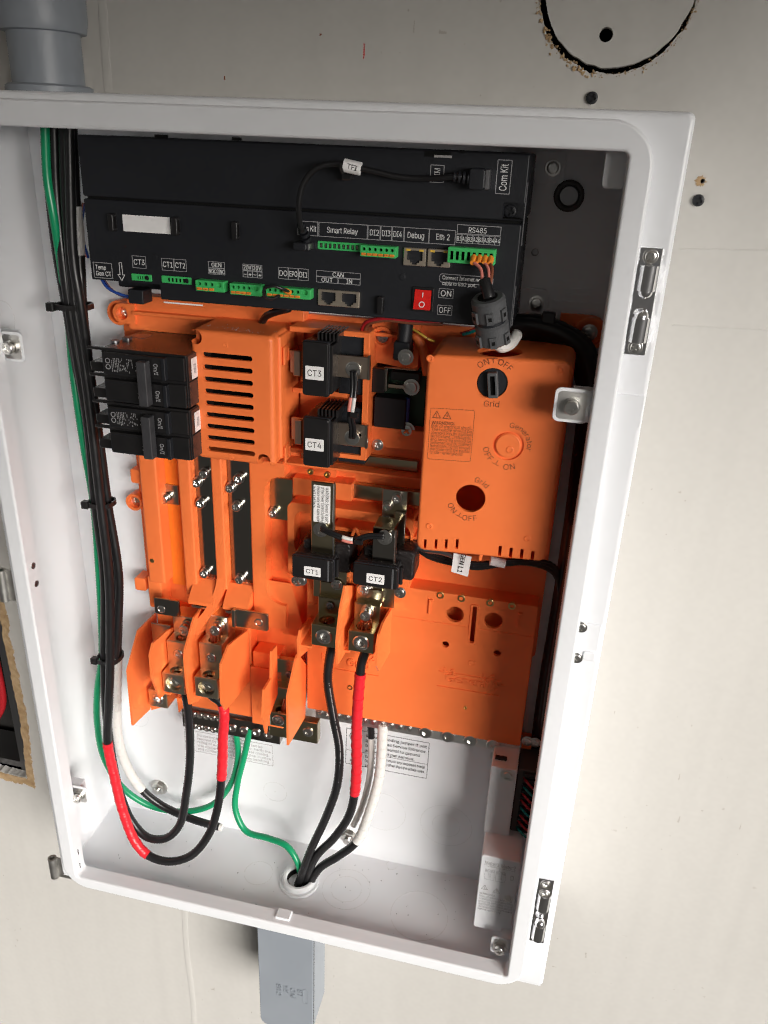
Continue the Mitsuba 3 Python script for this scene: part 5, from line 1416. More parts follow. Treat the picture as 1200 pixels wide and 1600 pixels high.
# ================================================================== current transformers
def transformer(name_txt, f0, f1, lab0, lab1, yf, label, deep, plates, bump_at=None, texture_top=False):
    k = thing('current_transformer', label, 'current transformer', 'black current transformers with white name stickers')
    a, b_ = at(*f0, yf), at(*f1, yf)
    x0, x1, z1, z0 = a[0], b_[0], a[1], b_[1]
    body = rblock(x0, x1, z0, z1, yf, yf + deep, 0.0022, 0.0012)
    part('case', k, body, 'glossy_black', smooth=35)
    part('front_bezel', k, cut(rblock(x0 - 0.0006, x1 + 0.0006, z0 - 0.0006, z1 + 0.0006, yf + 0.002, yf + 0.0045, 0.0024, 0.0005), box(x0 + .004, x1 - .004, yf, yf + .01, z0 + .004, z1 - .004)), 'black_plastic', smooth=35)
    q0, q1 = at(*lab0, yf), at(*lab1, yf)
    s = part('sticker', k, rblock(q0[0], q1[0], q1[1], q0[1], yf - 0.0003, yf - 0.00003, 0.0007, 0.0001), 'paper_white', smooth=35)
    h = (q0[1] - q1[1]) * 0.46; m = meshkit.text_mesh(name_txt, h, 0.0002); w = np.ptp(m.vertices[:, 0])
    part('sticker_lettering', s, text(name_txt, h, (q0[0] + q1[0]) / 2, yf - 0.0003, (q0[1] + q1[1]) / 2, squeeze=(q1[0] - q0[0]) * 0.74 / w, depth=0.0002), 'black_print')
    if texture_top:
        part('resin_top', k, box(x0 + 0.002, x1 - 0.002, yf + 0.006, yf + deep - 0.001, z1 - 0.001, z1 + 0.0006, 0.0005), 'resin_black' if 'resin_black' in scene else mat('resin_black', prin((0.012, 0.010, 0.010), 0.3, bump=(lambda p, n, uv: FB(p.x * 500, p.y * 500, p.z * 500, 2), 0.0012))))
        part('rear_housing', k, rblock(x0 + 0.004, x1 + 0.011, z0 + 0.001, z1 + 0.0095, yf + 0.017, yf + deep + 0.008, 0.004, 0.003), 'resin_black', smooth=38)
        part('bright_corner', k, box(x1 - 0.0052, x1 - 0.0035, yf - 0.0004, yf + 0.0006, z0 + 0.0006, z1 - 0.0005, 0.0003), 'ferrite_grey')
        part('corner_post', k, cyl((x1 + 0.0012, yf + 0.009, z0 + 0.002), (x1 + 0.0012, yf + 0.009, z1 - 0.002), 0.0018, 10), 'glossy_black', smooth=40)
    else:
        for i in range(6):
            xx = x0 + 0.0095 + i * 0.0031
            part('cooling_rib', k, box(xx, xx + 0.0016, yf + 0.008, yf + deep - 0.004, z1 - 0.0005, z1 + 0.0058, 0.0004), 'glossy_black')
        part('side_plate', k, box(x1 + 0.0002, x1 + 0.0030, yf + 0.0025, yf + deep - 0.002, z0 + 0.002, z1 - 0.002, 0.0006), 'glossy_black')
        part('rear_block', k, box(x1 + 0.0005, x1 + 0.0240, yf + deep * 0.62, yf + deep, z0 - 0.004, z1 + 0.004, 0.001), 'black_plastic')
    return k, (x0, x1, z0, z1)


CY = 0.056
ct3, e3 = transformer('CT3', (472, 533), (512, 621), (477, 571), (506, 595), CY, 'upper current transformer beside the vented cover, its sticker reading CT3', 0.044, None)
ct4, e4 = transformer('CT4', (473, 652), (513, 732), (477, 684), (506, 706), CY, 'current transformer with a sticker reading CT4, below the one marked CT3', 0.044, None)
ct1, e1 = transformer('CT1', (456, 868), (520, 911), (475, 884), (501, 902), 0.054, 'left current transformer above the black cable lug, its sticker reading CT1', 0.034, None, texture_top=True)
ct2, e2 = transformer('CT2', (552, 880), (620, 923), (573, 895), (600, 914), 0.054, 'right current transformer above the red taped cable lug, its sticker reading CT2', 0.034, None, texture_top=True)


def link(label, p0, p1, y, mt, holes, screws, th=0.0022):
    a, b_ = at(*p0, y), at(*p1, y)
    k = thing('bus_plate', label, 'bus plate')
    m = box(a[0], b_[0], y, y + th, b_[1], a[1], 0.0004)
    if holes: m = cut(m, *[ycyl(*at(px, py, y), r, y - .01, y + .01, 14) for px, py, r in holes])
    part('plate', k, m, mt)
    for px, py, kind, s in screws: screw(k, px, py, y, kind, s)
    return k


mat('warm_plate', prin((0.62, 0.50, 0.40), 0.3, metallic=1.0))
PY = 0.074
k3 = link('brownish bus plate passing through the transformer marked CT3', (453, 547), (577, 594), PY, 'warm_plate', [(562, 573, 0.0014), (562, 580, 0.0010)], [(552, 577, None, 1.15)])
k4 = link('brownish bus plate passing through the transformer marked CT4', (455, 652), (574, 700), PY, 'warm_plate', [(562, 680, 0.0014)], [(550, 684, None, 1.15)])
for k, (px, py, py2) in ((k3, (577, 555, 594)), (k4, (573, 664, 701))):
    a, b_ = at(px - 1.5, py, PY), at(px + 1, py2, PY)
    part('bright_lip', k, box(a[0], b_[0], PY - 0.0014, PY + 0.0022, b_[1], a[1], 0.0004), 'tin_plate')
# bracket ends at the left of those plates
for (px, py0, py1), k in (((470, 547, 588), k3), ((472, 655, 695), k4)):
    a, b_ = at(px - 12, py0, PY - 0.004), at(px, py1, PY - 0.004)
    part('folded_end', k, box(a[0], b_[0], PY - 0.005, PY - 0.0025, b_[1], a[1], 0.0006), 'warm_plate')
k1 = link('upright bus plate with a printed white label above the transformer marked CT1', (486, 752), (522, 900), 0.066, 'olive_plate', None, [(501, 828, None, 1.2)])
a, b_ = at(490, 757, 0.066), at(516, 818, 0.066)
s = part('label', k1, rblock(a[0], b_[0] - 0.0002, b_[1], a[1], 0.0657, 0.06597, 0.0006, 0.0001), 'paper_white')
tl = []
for i, ln in enumerate(['WARNING: Sensor is part', 'of the Power Control System.', 'Replace only with same type', 'and rating.']):
    m = meshkit.text_mesh(ln, 0.0026, 0.0002); w = np.ptp(m.vertices[:, 0]); L_ = a[1] - b_[1] - 0.002
    t_ = text(ln, 0.0026, 0, 0.0657, 0, -90, align='l', squeeze=min(1.15, L_ / w), depth=0.00018)
    t_.apply_translation((b_[0] - 0.0042 - i * 0.0037, 0, a[1] - 0.001)); tl.append(t_)
labels[part('label_lettering', s, cat(tl), 'black_print')] = {'kind': 'stuff'}
part('bright_lip', k1, box(at(520.5, 800, 0.066)[0], at(522, 800, 0.066)[0] + 0.0004, 0.0645, 0.0682, at(500, 898, 0.066)[1], at(500, 752, 0.066)[1], 0.0004), 'zinc')
k2 = link('upright bus plate with a bright folded top above the transformer marked CT2', (583, 824), (617, 905), 0.063, 'dark_busbar', None, [(601, 840, None, 1.2)])
a, b_ = at(583, 822, 0.063), at(618, 830, 0.063)
part('folded_top', k2, box(a[0], b_[0], 0.0625, 0.085, b_[1], a[1], 0.0010), 'olive_plate')
a, b_ = at(598, 764, 0.088), at(634, 825, 0.088)
part('riser', k2, cat(box(a[0], b_[0], 0.088, 0.090, b_[1], a[1], 0.0004), box(a[0] + 0.012, b_[0], 0.0835, 0.0872, at(0, 803, 0.088)[1] - 0.001, at(600, 795, 0.088)[1], 0.0004)), 'tin_plate')
part('bright_lip', k2, box(at(616, 850, 0.063)[0], at(618, 850, 0.063)[0], 0.0615, 0.0652, at(600, 900, 0.063)[1], at(600, 826, 0.063)[1], 0.0003), 'zinc')
for px, py, kd, s_ in ((621, 777, LONG, 0.8), (606, 790, LONG, 0.8), (605, 812, SCREW_DARK, 0.9)): screw(k2, px, py, 0.0875, kd, s_)

# small screws and washers at the feet of the lower transformers
for k, lst in ((ct1, ((464, 908, 0.082), (471, 907, 0.080), (526, 914, 0.078))), (ct2, ((567, 922, 0.078), (574, 921, 0.08), (625, 926, 0.066)))):
    for px, py, y in lst: screw(k, px, py, y, None, 0.95)
# white and pink sense leads with ties
sense = [
    ('sense_lead', 'paired sense leads joining the upper two bus plates, pink and white midway', [at3(552, 580, PY - 0.004), at3(553, 600, PY - 0.008), at3(551, 625, PY - 0.012), at3(548, 650, PY - 0.012), at3(551, 670, PY - 0.008), at3(550, 684, PY - 0.004)], ((551, 629), (552, 640))),
    ('sense_lead', 'paired sense leads joining the lower two bus plates, pink and white midway', [at3(502, 826, 0.062), at3(515, 832, 0.058), at3(535, 840, 0.057), at3(552, 844, 0.058), at3(575, 838, 0.058), at3(600, 838, 0.058)], ((535, 840), (547, 844)))]
for nm, lab, P_, (j0, j1) in sense:
    k = thing(nm, lab, 'wire')
    P_ = np.array(P_); c = spline(P_, 0.002)
    for o in (-1, 1):
        off = np.array([0.0014 * o, 0, 0]) if nm and abs(P_[0][0] - P_[-1][0]) < 0.01 else np.array([0, 0, 0.0013 * o])
        part('black_lead', k, tube(c + off, 0.0016, 9), 'cable_black', smooth=True)
        n0, n1 = int(len(c) * 0.36), int(len(c) * 0.56)
        part('pink_joint' if o < 0 else 'white_joint', k, tube(c[n0:n1] + off + [0, -0.0012, 0], 0.0017, 9), 'wire_pink' if o < 0 else 'white_tape', smooth=True)
    for q in (P_[0], P_[-1]): part('ring_terminal', k, lathe([(0.0052, 0), (0.0052, 0.0008), (0, 0.0008)], 18), 'zinc', to_world=face(q[0], q[1] + 0.0022, q[2]))
    mid = c[int(len(c) * 0.56)] + [0.003, -0.003, 0]
    part('cable_tie', k, box(mid[0] - 0.003, mid[0] + 0.004, mid[1] - 0.002, mid[1] + 0.002, mid[2] - 0.0022, mid[2] + 0.0022, 0.0006), 'glossy_black')
# black leads of the lower transformers crossing behind
k = thing('black_lead', 'black lead between the two lower current transformers', 'wire')
add(k, tube(spline([at3(520, 858, 0.082), at3(532, 866, 0.078), at3(545, 872, 0.080), at3(552, 890, 0.088)], 0.003), 0.0032, 12), 'cable_black', smooth=True)

# ================================================================== contactor behind the cover
ctr = thing('contactor', 'black contactor with dark relays and round terminal screws, left of the large orange cover', 'contactor')


def dpx(name, p0, p1, y0, y1, mt='black_plastic', b=0.0008, parent=ctr):
    a, b_ = at(*p0, y0), at(*p1, y0)
    return part(name, parent, rblock(a[0], b_[0], b_[1], a[1], y0, y1, 0.001, b), mt, smooth=35)


dpx('board', (578, 568), (660, 688), 0.109, 0.1130, 'board_green')
dpx('relay', (580, 575), (600, 615), 0.092, 0.109, 'glossy_black')
dpx('relay', (585, 620), (632, 672), 0.094, 0.109, 'black_plastic')
dpx('relay', (610, 580), (655, 598), 0.098, 0.109, 'glossy_black')
dpx('metal_bar', (600, 575), (650, 579), 0.096, 0.104, 'tin_plate', 0.0004)
dpx('metal_frame', (600, 576), (604, 612), 0.096, 0.104, 'tin_plate', 0.0004)
dpx('copper_strip', (606, 600), (632, 608), 0.095, 0.099, 'warm_plate', 0.0004)
dpx('metal_bar', (580, 676), (652, 680), 0.100, 0.106, 'olive_plate', 0.0004)
for px, py in ((643, 605), (636, 672)):
    screw(ctr, px, py, 0.098, None, 1.25, name='terminal_screw')
x, z = at(636, 642, 0.1)
part('blue_fuse', ctr, tube([at3(637, 622, 0.1), at3(635, 660, 0.1)], 0.0022, 10), 'wire_blue', smooth=40)
k = thing('hanging_plug', 'black plug hanging with a ringed screw between the black module and the contactor', 'plug')
a, b_ = at(618, 530, 0.088), at(642, 562, 0.088)
part('plug_body', k, rblock(a[0], b_[0], b_[1], a[1], 0.080, 0.096, 0.002, 0.0015), 'black_plastic', smooth=35)
part('neck', k, tube([at3(634, 503, 0.086), at3(632, 532, 0.086)], 0.006, 12), 'black_plastic', smooth=40)
screw(k, 634, 558, 0.080, None, 1.15)

# ================================================================== terminal bars along the lower edge
BY = 0.1040


def tbar(label, px0, px1, pz0, pz1, y, holes, mt='tin_plate', depth=0.010):
    k = thing('terminal_bar', label, 'terminal bar')
    (xa, za), (xb, zb) = at(px0, pz0, y), at(px1, pz1, y)
    m = box(xa, xb, y, y + depth, zb, za, 0.0006)
    part('bar', k, m, mt)
    for px, py, r, kind in holes:
        x, z = at(px, py, y - 0.0002)
        if kind == 's': reuse('terminal_screw', k, SOCKET if r > 0.0034 else SCREW, face(x, y - 0.0001, z, r / 0.004 if r > 0.0034 else r / 0.0052, rng.uniform(0, 90)))
        else: reuse('terminal_screw', k, SCREW, face(x, y - 0.0001, z, r / 0.0052, rng.uniform(0, 90)))
    return k


def bar_screws(k, xa, xb, y, rows, n, r, kind):
    for z in rows:
        for i in range(n):
            x = xa + (i + .5) * (xb - xa) / n
            reuse('terminal_screw', k, kind, face(x, y - 0.0001, z, r / 0.004 / (1.38 if kind is SCREW else 1), rng.uniform(0, 90)))


def wbar(label, xa, xb, z0, z1, y, sets, mt='tin_plate', d=0.010):
    k = thing('terminal_bar', label, 'terminal bar')
    part('bar', k, box(xa, xb, y, y + d, z0, z1, 0.0006), mt)
    for (sa, sb, rows, n, r, kind) in sets: bar_screws(k, sa, sb, y, rows, n, r, kind)
    return k


za = at(320, 1118, BY)[1]; zb = at(320, 1140, BY)[1]
xa, xb = at(300, 1115, BY)[0], at(350, 1120, BY)[0]; xc = at(420, 1140, BY)[0]
wbar('left terminal bar with two rows of small screws, under the orange dividers', xa - 0.012, xc + 0.012, zb - 0.0015, za + 0.003, BY, [(xa - 0.010, xb - 0.002, (za - 0.0015, zb + 0.0018), 6, 0.0034, SOCKET), (xb + 0.002, xc + 0.006, ((za + zb) / 2,), 4, 0.0050, SOCKET)], mt='dark_busbar')
xa, xb = at(470, 1140, 0.096)[0], at(496, 1150, 0.096)[0]; z0, z1 = at(480, 1160, 0.096)[1], at(480, 1128, 0.096)[1]
wbar('short terminal bar with one large screw, behind the lowest orange divider', at(420, 1140, 0.096)[0], xb, z0, z1, 0.096, [(xa - 0.002, xb, ((z0 + z1) / 2 + 0.001,), 1, 0.0056, SOCKET)], mt='olive_plate')
z0, z1 = LZ0 - 0.0118, LZ0 + 0.001; BY = 0.0972
xa, xm, xb = at(493, 1112, BY)[0], at(645, 1135, BY)[0], at(795, 1165, BY)[0]
kb = wbar('long terminal bar with a row of screws, under the flat orange panel', xa, xb + 0.012, z0, z1 + 0.004, BY, [(xa, xm, (LZ0 - 0.0046,), 11, 0.0040, SCREW), (xm + 0.002, xb - 0.004, (LZ0 - 0.0044,), 4, 0.0068, SOCKET)], mt='satin_plate')
# neutral lug between the plates
a, b_ = at(421, 1112, 0.072), at(449, 1138, 0.072)
l5 = lug(a[0], b_[0], b_[1], 0.072, 'neutral lug at the lower middle, left of the tallest orange divider', [(0.072, b_[1], a[1], 'socket', 0.0064), (0.084, a[1] - 0.001, a[1] + 0.022, None, 0), (0.094, a[1] + 0.02, a[1] + 0.048, None, 0)], mt='olive_plate', wire_holes=[((a[0] + b_[0]) / 2, 0.078, a[1], 0.005)], group=LUGG)
reuse('top_screw', l5, SCREW_DARK, face((a[0] + b_[0]) / 2 + 0.004, 0.0938, a[1] + 0.032, 0.9, 20))
strands(8, ((a[0] + b_[0]) / 2 + 0.003, 0.080, a[1] + 0.002), 0.003, 0.010, l5, 9, lean=(0.3, 0.2, 0.8))
# small lug at the far left
a, b_ = at(231, 1077, 0.074), at(262, 1108, 0.074)
l6 = lug(a[0], b_[0], b_[1], 0.074, 'small lug at the far left, behind the first orange divider', [(0.074, b_[1], a[1], 'socket', 0.0066), (0.088, a[1] - 0.001, a[1] + 0.02, None, 0)], mt='lug_plate', group=LUGG)
a, b_ = at(237, 972, 0.090), at(268, 985, 0.090)
part('back_bar', l6, box(a[0], b_[0], 0.088, 0.0905, at(240, 1050, 0.09)[1], a[1], 0.0004), 'tin_plate')
# bracket with screws at the lower right corner
k = thing('corner_bracket', 'small metal bracket with screws at the lower right corner of the orange base', 'bracket')
a, b_ = at(800, 1145, 0.095), at(846, 1165, 0.095)
part('plate', k, box(at(770, 1168, 0.1)[0], at(812, 1180, 0.1)[0], 0.099, 0.101, at(790, 1192, 0.1)[1], at(790, 1160, 0.1)[1], 0.0004), 'tin_plate')
for px, py, y, s_ in ((800, 1168, 0.0985, 0.9), (824, 1158, 0.094, 1.0), (836, 1160, 0.094, 1.0), (776, 1182, 0.0985, 1.2)): screw(k, px, py, y, None, s_)

# ================================================================== cables
RC = 0.0043


def run(key, segs, r=RC, n=16):
    """One cable: segs [(part name, material, radius factor, points)] share their end points along one spline."""
    allp, idx = [], []
    for nm, mt, f, pts in segs:
        s = max(0, len(allp) - 1) if allp else 0
        allp += pts if not allp else pts
        idx.append((nm, mt, f, len(allp)))
    P_ = np.array(allp)
    c = spline(P_, 0.0035)
    # arc position of every control point on the sampled curve
    at_ = [int(np.argmin(np.linalg.norm(c - q, axis=1))) for q in P_]
    st = 0
    for i, (nm, mt, f, e_) in enumerate(idx):
        en = at_[e_ - 1] if i < len(idx) - 1 else len(c) - 1
        seg = c[st:en + 1]
        rr = r * f * (1 + (0.05 * (meshkit.noise(np.c_[np.arange(len(seg)) * 0.6, np.full(len(seg), i), np.full(len(seg), 3.0)]) - 0.5) if 'tape' in nm else 0))
        part(nm, key, tube(seg, rr, n), mt, smooth=40)
        if 'tape' in nm:  # the overlapping turns of the tape
            for j in range(1, len(seg) - 2, 3):
                part('tape_turn', key, tube(seg[j:j + 2] + (seg[j + 1] - seg[j]) * 0.1, [rr[j] * 1.085, rr[j] * 1.0], n), mt, smooth=40)
        st = en
    return c


def P3(lst): return [at3(*q) for q in lst]


# left bundle: a green earth wire and black cables tied together
k = thing('power_cable', 'black cable with two red taped lengths, looping from the left bundle to the second lug', 'power cable')
run(k, [('jacket', 'cable_black', 1, P3([(100, 195, 0.070), (103, 300, 0.070), (110, 400, 0.068), (117, 478, 0.066), (130, 560, 0.066), (143, 660, 0.066), (157, 785, 0.064), (170, 900, 0.062), (172, 1026, 0.060), (170, 1100, 0.058), (168, 1160, 0.057)])),
        ('red_tape', 'red_tape', 1.17, P3([(178, 1210, 0.053), (193, 1270, 0.047), (212, 1316, 0.042), (231, 1336, 0.040)])),
        ('jacket', 'cable_black', 1, P3([(262, 1346, 0.040), (298, 1337, 0.043), (326, 1304, 0.048), (340, 1262, 0.052), (346, 1216, 0.056)])),
        ('red_tape', 'red_tape', 1.17, P3([(348, 1160, 0.058), (347, 1100, 0.060)])),
        ('jacket', 'cable_black', 1, [np.array([l2x, 0.0605, l2z - 0.002]), np.array([l2x, 0.0605, l2z + 0.004])])])
k = thing('power_cable', 'black cable from the left bundle looping below the dividers up to the first lug', 'power cable')
run(k, [('jacket', 'cable_black', 1, P3([(84, 195, 0.074), (88, 300, 0.074), (98, 400, 0.072), (108, 478, 0.070), (121, 560, 0.070), (137, 660, 0.070), (149, 785, 0.070), (163, 900, 0.070), (163, 1026, 0.068), (165, 1100, 0.066), (173, 1170, 0.064), (188, 1240, 0.060), (206, 1283, 0.056), (230, 1308, 0.053), (258, 1310, 0.053), (280, 1290, 0.056), (291, 1240, 0.060), (297, 1180, 0.062), (294, 1110, 0.062)]) + [np.array([l1x + 0.006, 0.062, l1z - 0.001]), np.array([l1x + 0.006, 0.062, l1z + 0.004])])])
k = thing('power_cable', 'white taped cable in the left bundle, its bare black end lying at the bottom', 'power cable')
run(k, [('jacket', 'cable_black', 1, P3([(112, 195, 0.080), (115, 260, 0.080), (118, 322, 0.080)])),
        ('white_tape', 'white_tape', 1.08, P3([(122, 360, 0.080), (124, 398, 0.080)])),
        ('jacket', 'cable_black', 1, P3([(126, 430, 0.078), (128, 478, 0.076), (137, 560, 0.076), (150, 660, 0.078), (166, 785, 0.078), (184, 900, 0.078), (183, 1026, 0.078)])),
        ('white_tape', 'white_tape', 1.16, P3([(182, 1090, 0.080), (184, 1150, 0.082), (197, 1195, 0.086), (222, 1234, 0.090)])),
        ('jacket', 'cable_black', 1, P3([(252, 1258, 0.093), (290, 1276, 0.094), (320, 1286, 0.094), (343, 1292, 0.094)])),
        ('white_tape', 'white_tape', 0.9, P3([(347, 1293, 0.094)]))])
k = thing('power_cable', 'rear black cable of the left bundle, running straight down behind the others', 'power cable')
run(k, [('jacket', 'cable_black', 1, P3([(74, 195, 0.080), (78, 300, 0.080), (90, 400, 0.078), (104, 478, 0.076), (121, 580, 0.078), (140, 680, 0.080), (160, 785, 0.080), (178, 900, 0.082), (178, 1026, 0.084)])), ('white_tape', 'white_tape', 1.05, P3([(176, 1080, 0.086), (178, 1140, 0.088)]))], r=0.0040)
k = thing('power_cable', 'outer right black cable of the left bundle, beside the circuit breakers', 'power cable')
run(k, [('jacket', 'cable_black', 1, P3([(108, 195, 0.064), (114, 400, 0.062), (126, 478, 0.062), (143, 600, 0.068), (157, 700, 0.074), (168, 785, 0.076), (186, 905, 0.074), (180, 1026, 0.07)]))], r=0.0040)
k = thing('earth_wire', 'long green earth wire that runs down the left bundle and curves under the dividers', 'earth wire')
run(k, [('jacket', 'cable_green', 1, P3([(70, 195, 0.068), (74, 280, 0.068), (84, 340, 0.068), (96, 420, 0.074), (108, 510, 0.080), (113, 570, 0.078), (121, 630, 0.076), (130, 690, 0.076), (146, 785, 0.074), (153, 870, 0.074), (158, 960, 0.074), (159, 1026, 0.076), (152, 1080, 0.078), (152, 1130, 0.080), (163, 1185, 0.084), (194, 1233, 0.090), (235, 1259, 0.096), (285, 1268, 0.100), (330, 1258, 0.102), (360, 1226, 0.104), (372, 1180, 0.106), (367, 1135, 0.108)]))], r=0.0034)
k = thing('earth_wire', 'short green earth wire curving from the terminal bar into the floor opening', 'earth wire')
run(k, [('jacket', 'cable_green', 1, P3([(391, 1138, 0.106), (382, 1180, 0.102), (371, 1225, 0.098), (368, 1265, 0.092), (384, 1298, 0.086), (420, 1310, 0.080), (448, 1322, 0.074), (464, 1345, 0.069)]) + [np.array([HUB[0] + 0.004, HUB[1] + 0.002, FLOOR - 0.012])])], r=0.0034)
# right group into the floor opening
k = thing('power_cable', 'plain black cable from the lug under CT1 into the floor opening', 'power cable')
run(k, [('jacket', 'cable_black', 1, [np.array([l3x + 0.004, 0.064, l3z + 0.004]), np.array([l3x + 0.004, 0.064, l3z - 0.004])] + P3([(512, 1060, 0.062), (521, 1120, 0.061), (530, 1170, 0.060), (527, 1225, 0.060), (508, 1280, 0.062), (487, 1325, 0.064)]) + [np.array([HUB[0] - 0.003, HUB[1] - 0.003, FLOOR - 0.012])])])
k = thing('power_cable', 'red taped black cable from the lug under CT2 into the floor opening', 'power cable')
run(k, [('jacket', 'cable_black', 1, [np.array([l4x + 0.002, 0.064, l4z + 0.004]), np.array([l4x + 0.002, 0.064, l4z - 0.004])] + P3([(565, 1036, 0.063), (563, 1052, 0.062)])),
        ('red_tape', 'red_tape', 1.18, P3([(559, 1100, 0.061), (557, 1150, 0.060), (557, 1200, 0.060), (554, 1240, 0.060)])),
        ('jacket', 'cable_black', 1, P3([(545, 1275, 0.061), (522, 1309, 0.063), (494, 1338, 0.066)]) + [np.array([HUB[0] + 0.003, HUB[1] + 0.001, FLOOR - 0.012])])])
k = thing('power_cable', 'grey taped cable rising behind the red taped one, black at its lower end', 'power cable')
run(k, [('grey_tape', 'white_tape', 1.16, P3([(598, 1132, 0.098), (596, 1180, 0.094), (592, 1215, 0.090), (580, 1260, 0.084), (557, 1315, 0.078)])),
        ('jacket', 'cable_black', 1, P3([(528, 1338, 0.074), (500, 1356, 0.070)]) + [np.array([HUB[0] + 0.007, HUB[1] - 0.002, FLOOR - 0.012])])])
k = thing('neutral_wire', 'short grey wire with a black end hanging from the long terminal bar', 'wire')
run(k, [('jacket', 'cable_black', 1, P3([(578, 1128, 0.103), (580, 1140, 0.103), (580, 1152, 0.103)])), ('grey_tape', 'white_tape', 0.9, P3([(580, 1180, 0.102), (577, 1215, 0.100), (566, 1260, 0.096), (552, 1290, 0.092)]))], r=0.0036)


# print along the black cable under CT1
pk = 'power_cable_005'
g_ = np.random.default_rng(8); pc = spline(P3([(513, 1065, 0.0578), (522, 1120, 0.0568), (531, 1170, 0.0558), (528, 1225, 0.0557)]), 0.0011); rows = []
for i in range(2, len(pc) - 2):
    if g_.random() < 0.72: rows.append(tube([pc[i] + [0, 0.0006, 0], pc[i] + [0.0004, 0.0006, -0.0006]], [0.0006, 0.0004], 6))
labels[part('jacket_print', pk, cat(rows), 'grey_print')] = {'kind': 'stuff'}


# cable ties
def tie(px, py, y, w, d, label, ang=0.0, depth_c=0.0):
    k = thing('cable_tie', label, 'cable tie')
    c = at3(px, py, y)
    a = np.linspace(0, 2 * np.pi, 28, endpoint=False)
    out = np.c_[w * np.sign(np.cos(a)) * np.abs(np.cos(a)) ** 0.7, d * np.sign(np.sin(a)) * np.abs(np.sin(a)) ** 0.7]
    P_ = [np.array([c[0] + q[0] * math.cos(ang), c[1] + q[1], c[2] + q[0] * math.sin(ang)]) for q in out]
    inn = [c + (p_ - c) * 0.9 for p_ in P_]; h = np.array([0, 0, 0.0022])
    rg = [np.array([p_ - h for p_ in P_]), np.array([p_ + h for p_ in P_]), np.array([p_ + h for p_ in inn]), np.array([p_ - h for p_ in inn])]
    part('strap', k, ring_loft(rg), 'glossy_black')
    part('head', k, box(c[0] - w - 0.0026, c[0] - w + 0.004, c[1] - d * 0.75 - 0.003, c[1] - d * 0.75 + 0.003, c[2] - 0.0035 - w * math.sin(ang), c[2] + 0.0035 - w * math.sin(ang), 0.0006), 'glossy_black')
    return k


tie(115, 478, 0.070, 0.0158, 0.012, 'topmost black cable tie on the left cable bundle', 0.02)
tie(159, 785, 0.073, 0.0122, 0.011, 'middle black cable tie on the left cable bundle', 0.02)
tie(172, 1026, 0.072, 0.0122, 0.013, 'lowest black cable tie on the left cable bundle, above the white tape', 0.02)

# floor bushing
hb = thing('conduit_bushing', 'grey translucent conduit bushing round the cables in the cabinet floor', 'conduit bushing')


def zl(profile, n=36):
    m = lathe(profile, n); v = m.vertices
    return trimesh.Trimesh(np.c_[v[:, 0], v[:, 2], -v[:, 1]], m.faces[:, ::-1], process=False) if False else trimesh.Trimesh(np.c_[v[:, 0], -v[:, 2], -v[:, 1]] * [1, -1, 1], m.faces[:, ::-1], process=False)


def zring(r0, r1, z0, z1, b=0.0008, n=40):
    a = np.linspace(0, 2 * np.pi, n, endpoint=False); R_ = lambda r, z: np.c_[r * np.cos(a), r * np.sin(a), np.full(n, z)]
    return ring_loft([R_(r1, z0), R_(r1, z1 - b), R_(r1 - b, z1), R_(r0 + b, z1), R_(r0, z1 - b), R_(r0, z0)])


m = zring(0.0128, 0.0182, FLOOR, FLOOR + 0.0085, 0.0016); m.apply_translation((HUB[0], HUB[1], 0))
part('ring', hb, m, 'clear_rubber', smooth=40)
m = zring(0.0175, 0.0215, FLOOR, FLOOR + 0.0022, 0.0008); m.apply_translation((HUB[0], HUB[1], 0))
part('flange', hb, m, 'clear_rubber', smooth=40)
m = zring(0.0118, 0.0129, FLOOR - 0.02, FLOOR + 0.006, 0.0003); m.apply_translation((HUB[0], HUB[1], 0))
part('bore', hb, m, 'dark_hole', smooth=40)

# ================================================================== right-hand harness, tags, leads under the cover
k = thing('wire_harness', 'thick black wire harness arching over the large orange cover and down the right side', 'wire harness')
base_path = [(790, 506, 0.098), (835, 508, 0.094), (880, 520, 0.092), (908, 545, 0.092), (922, 585, 0.094), (923, 640, 0.096), (915, 710, 0.098), (905, 790, 0.1), (893, 870, 0.102), (880, 950, 0.104), (865, 1040, 0.104), (855, 1110, 0.104), (850, 1150, 0.106)]
g = np.random.default_rng(4)
for i, (ox, oy, od, r) in enumerate(((-7, 7, 0.0, 0.0062), (6, -3, 0.004, 0.0062), (0, 2, -0.006, 0.0058), (-13, 14, 0.004, 0.0050), (9, 4, -0.004, 0.0045))):
    part('loom', k, tube(spline([at3(px + ox, py + oy + g.normal(0, 1.2), y + od) for px, py, y in base_path], 0.005), r, 12), 'cable_black', smooth=True)
x, z = at(857, 497, 0.088)
part('tie_head', k, box(x - 0.005, x + 0.005, 0.084, 0.090, z - 0.005, z + 0.005, 0.001), 'glossy_black')
k = thing('cover_lead', 'black leads running along the lower edge of the large orange cover', 'wire')
for i in range(3):
    part('lead', k, tube(spline([at3(640 + i * 6, 852 + i * 3, 0.094), at3(668, 862 + i * 4, 0.090), at3(700, 872 + i * 4, 0.086), at3(745, 880 + i * 4, 0.085), at3(790, 876 + i * 3, 0.087), at3(832, 876 + i * 3, 0.092), at3(866, 884 + i * 7, 0.097), at3(874, 960, 0.103)], 0.004), 0.0017, 10), 'cable_black', smooth=True)
k = thing('braided_sleeve', 'grey braided sleeve showing under the lower left corner of the large orange cover', 'sleeve')
add(k, tube(spline([at3(644, 850, 0.090), at3(664, 858, 0.084), at3(690, 862, 0.080), at3(710, 868, 0.077)], 0.003), 0.0030, 12), 'steel_grey', smooth=True)
k = thing('wire_tag', 'white wire tag reading GEN L1 hanging below the large orange cover', 'tag')
a = at3(708, 864, 0.072); yb_ = 0.066
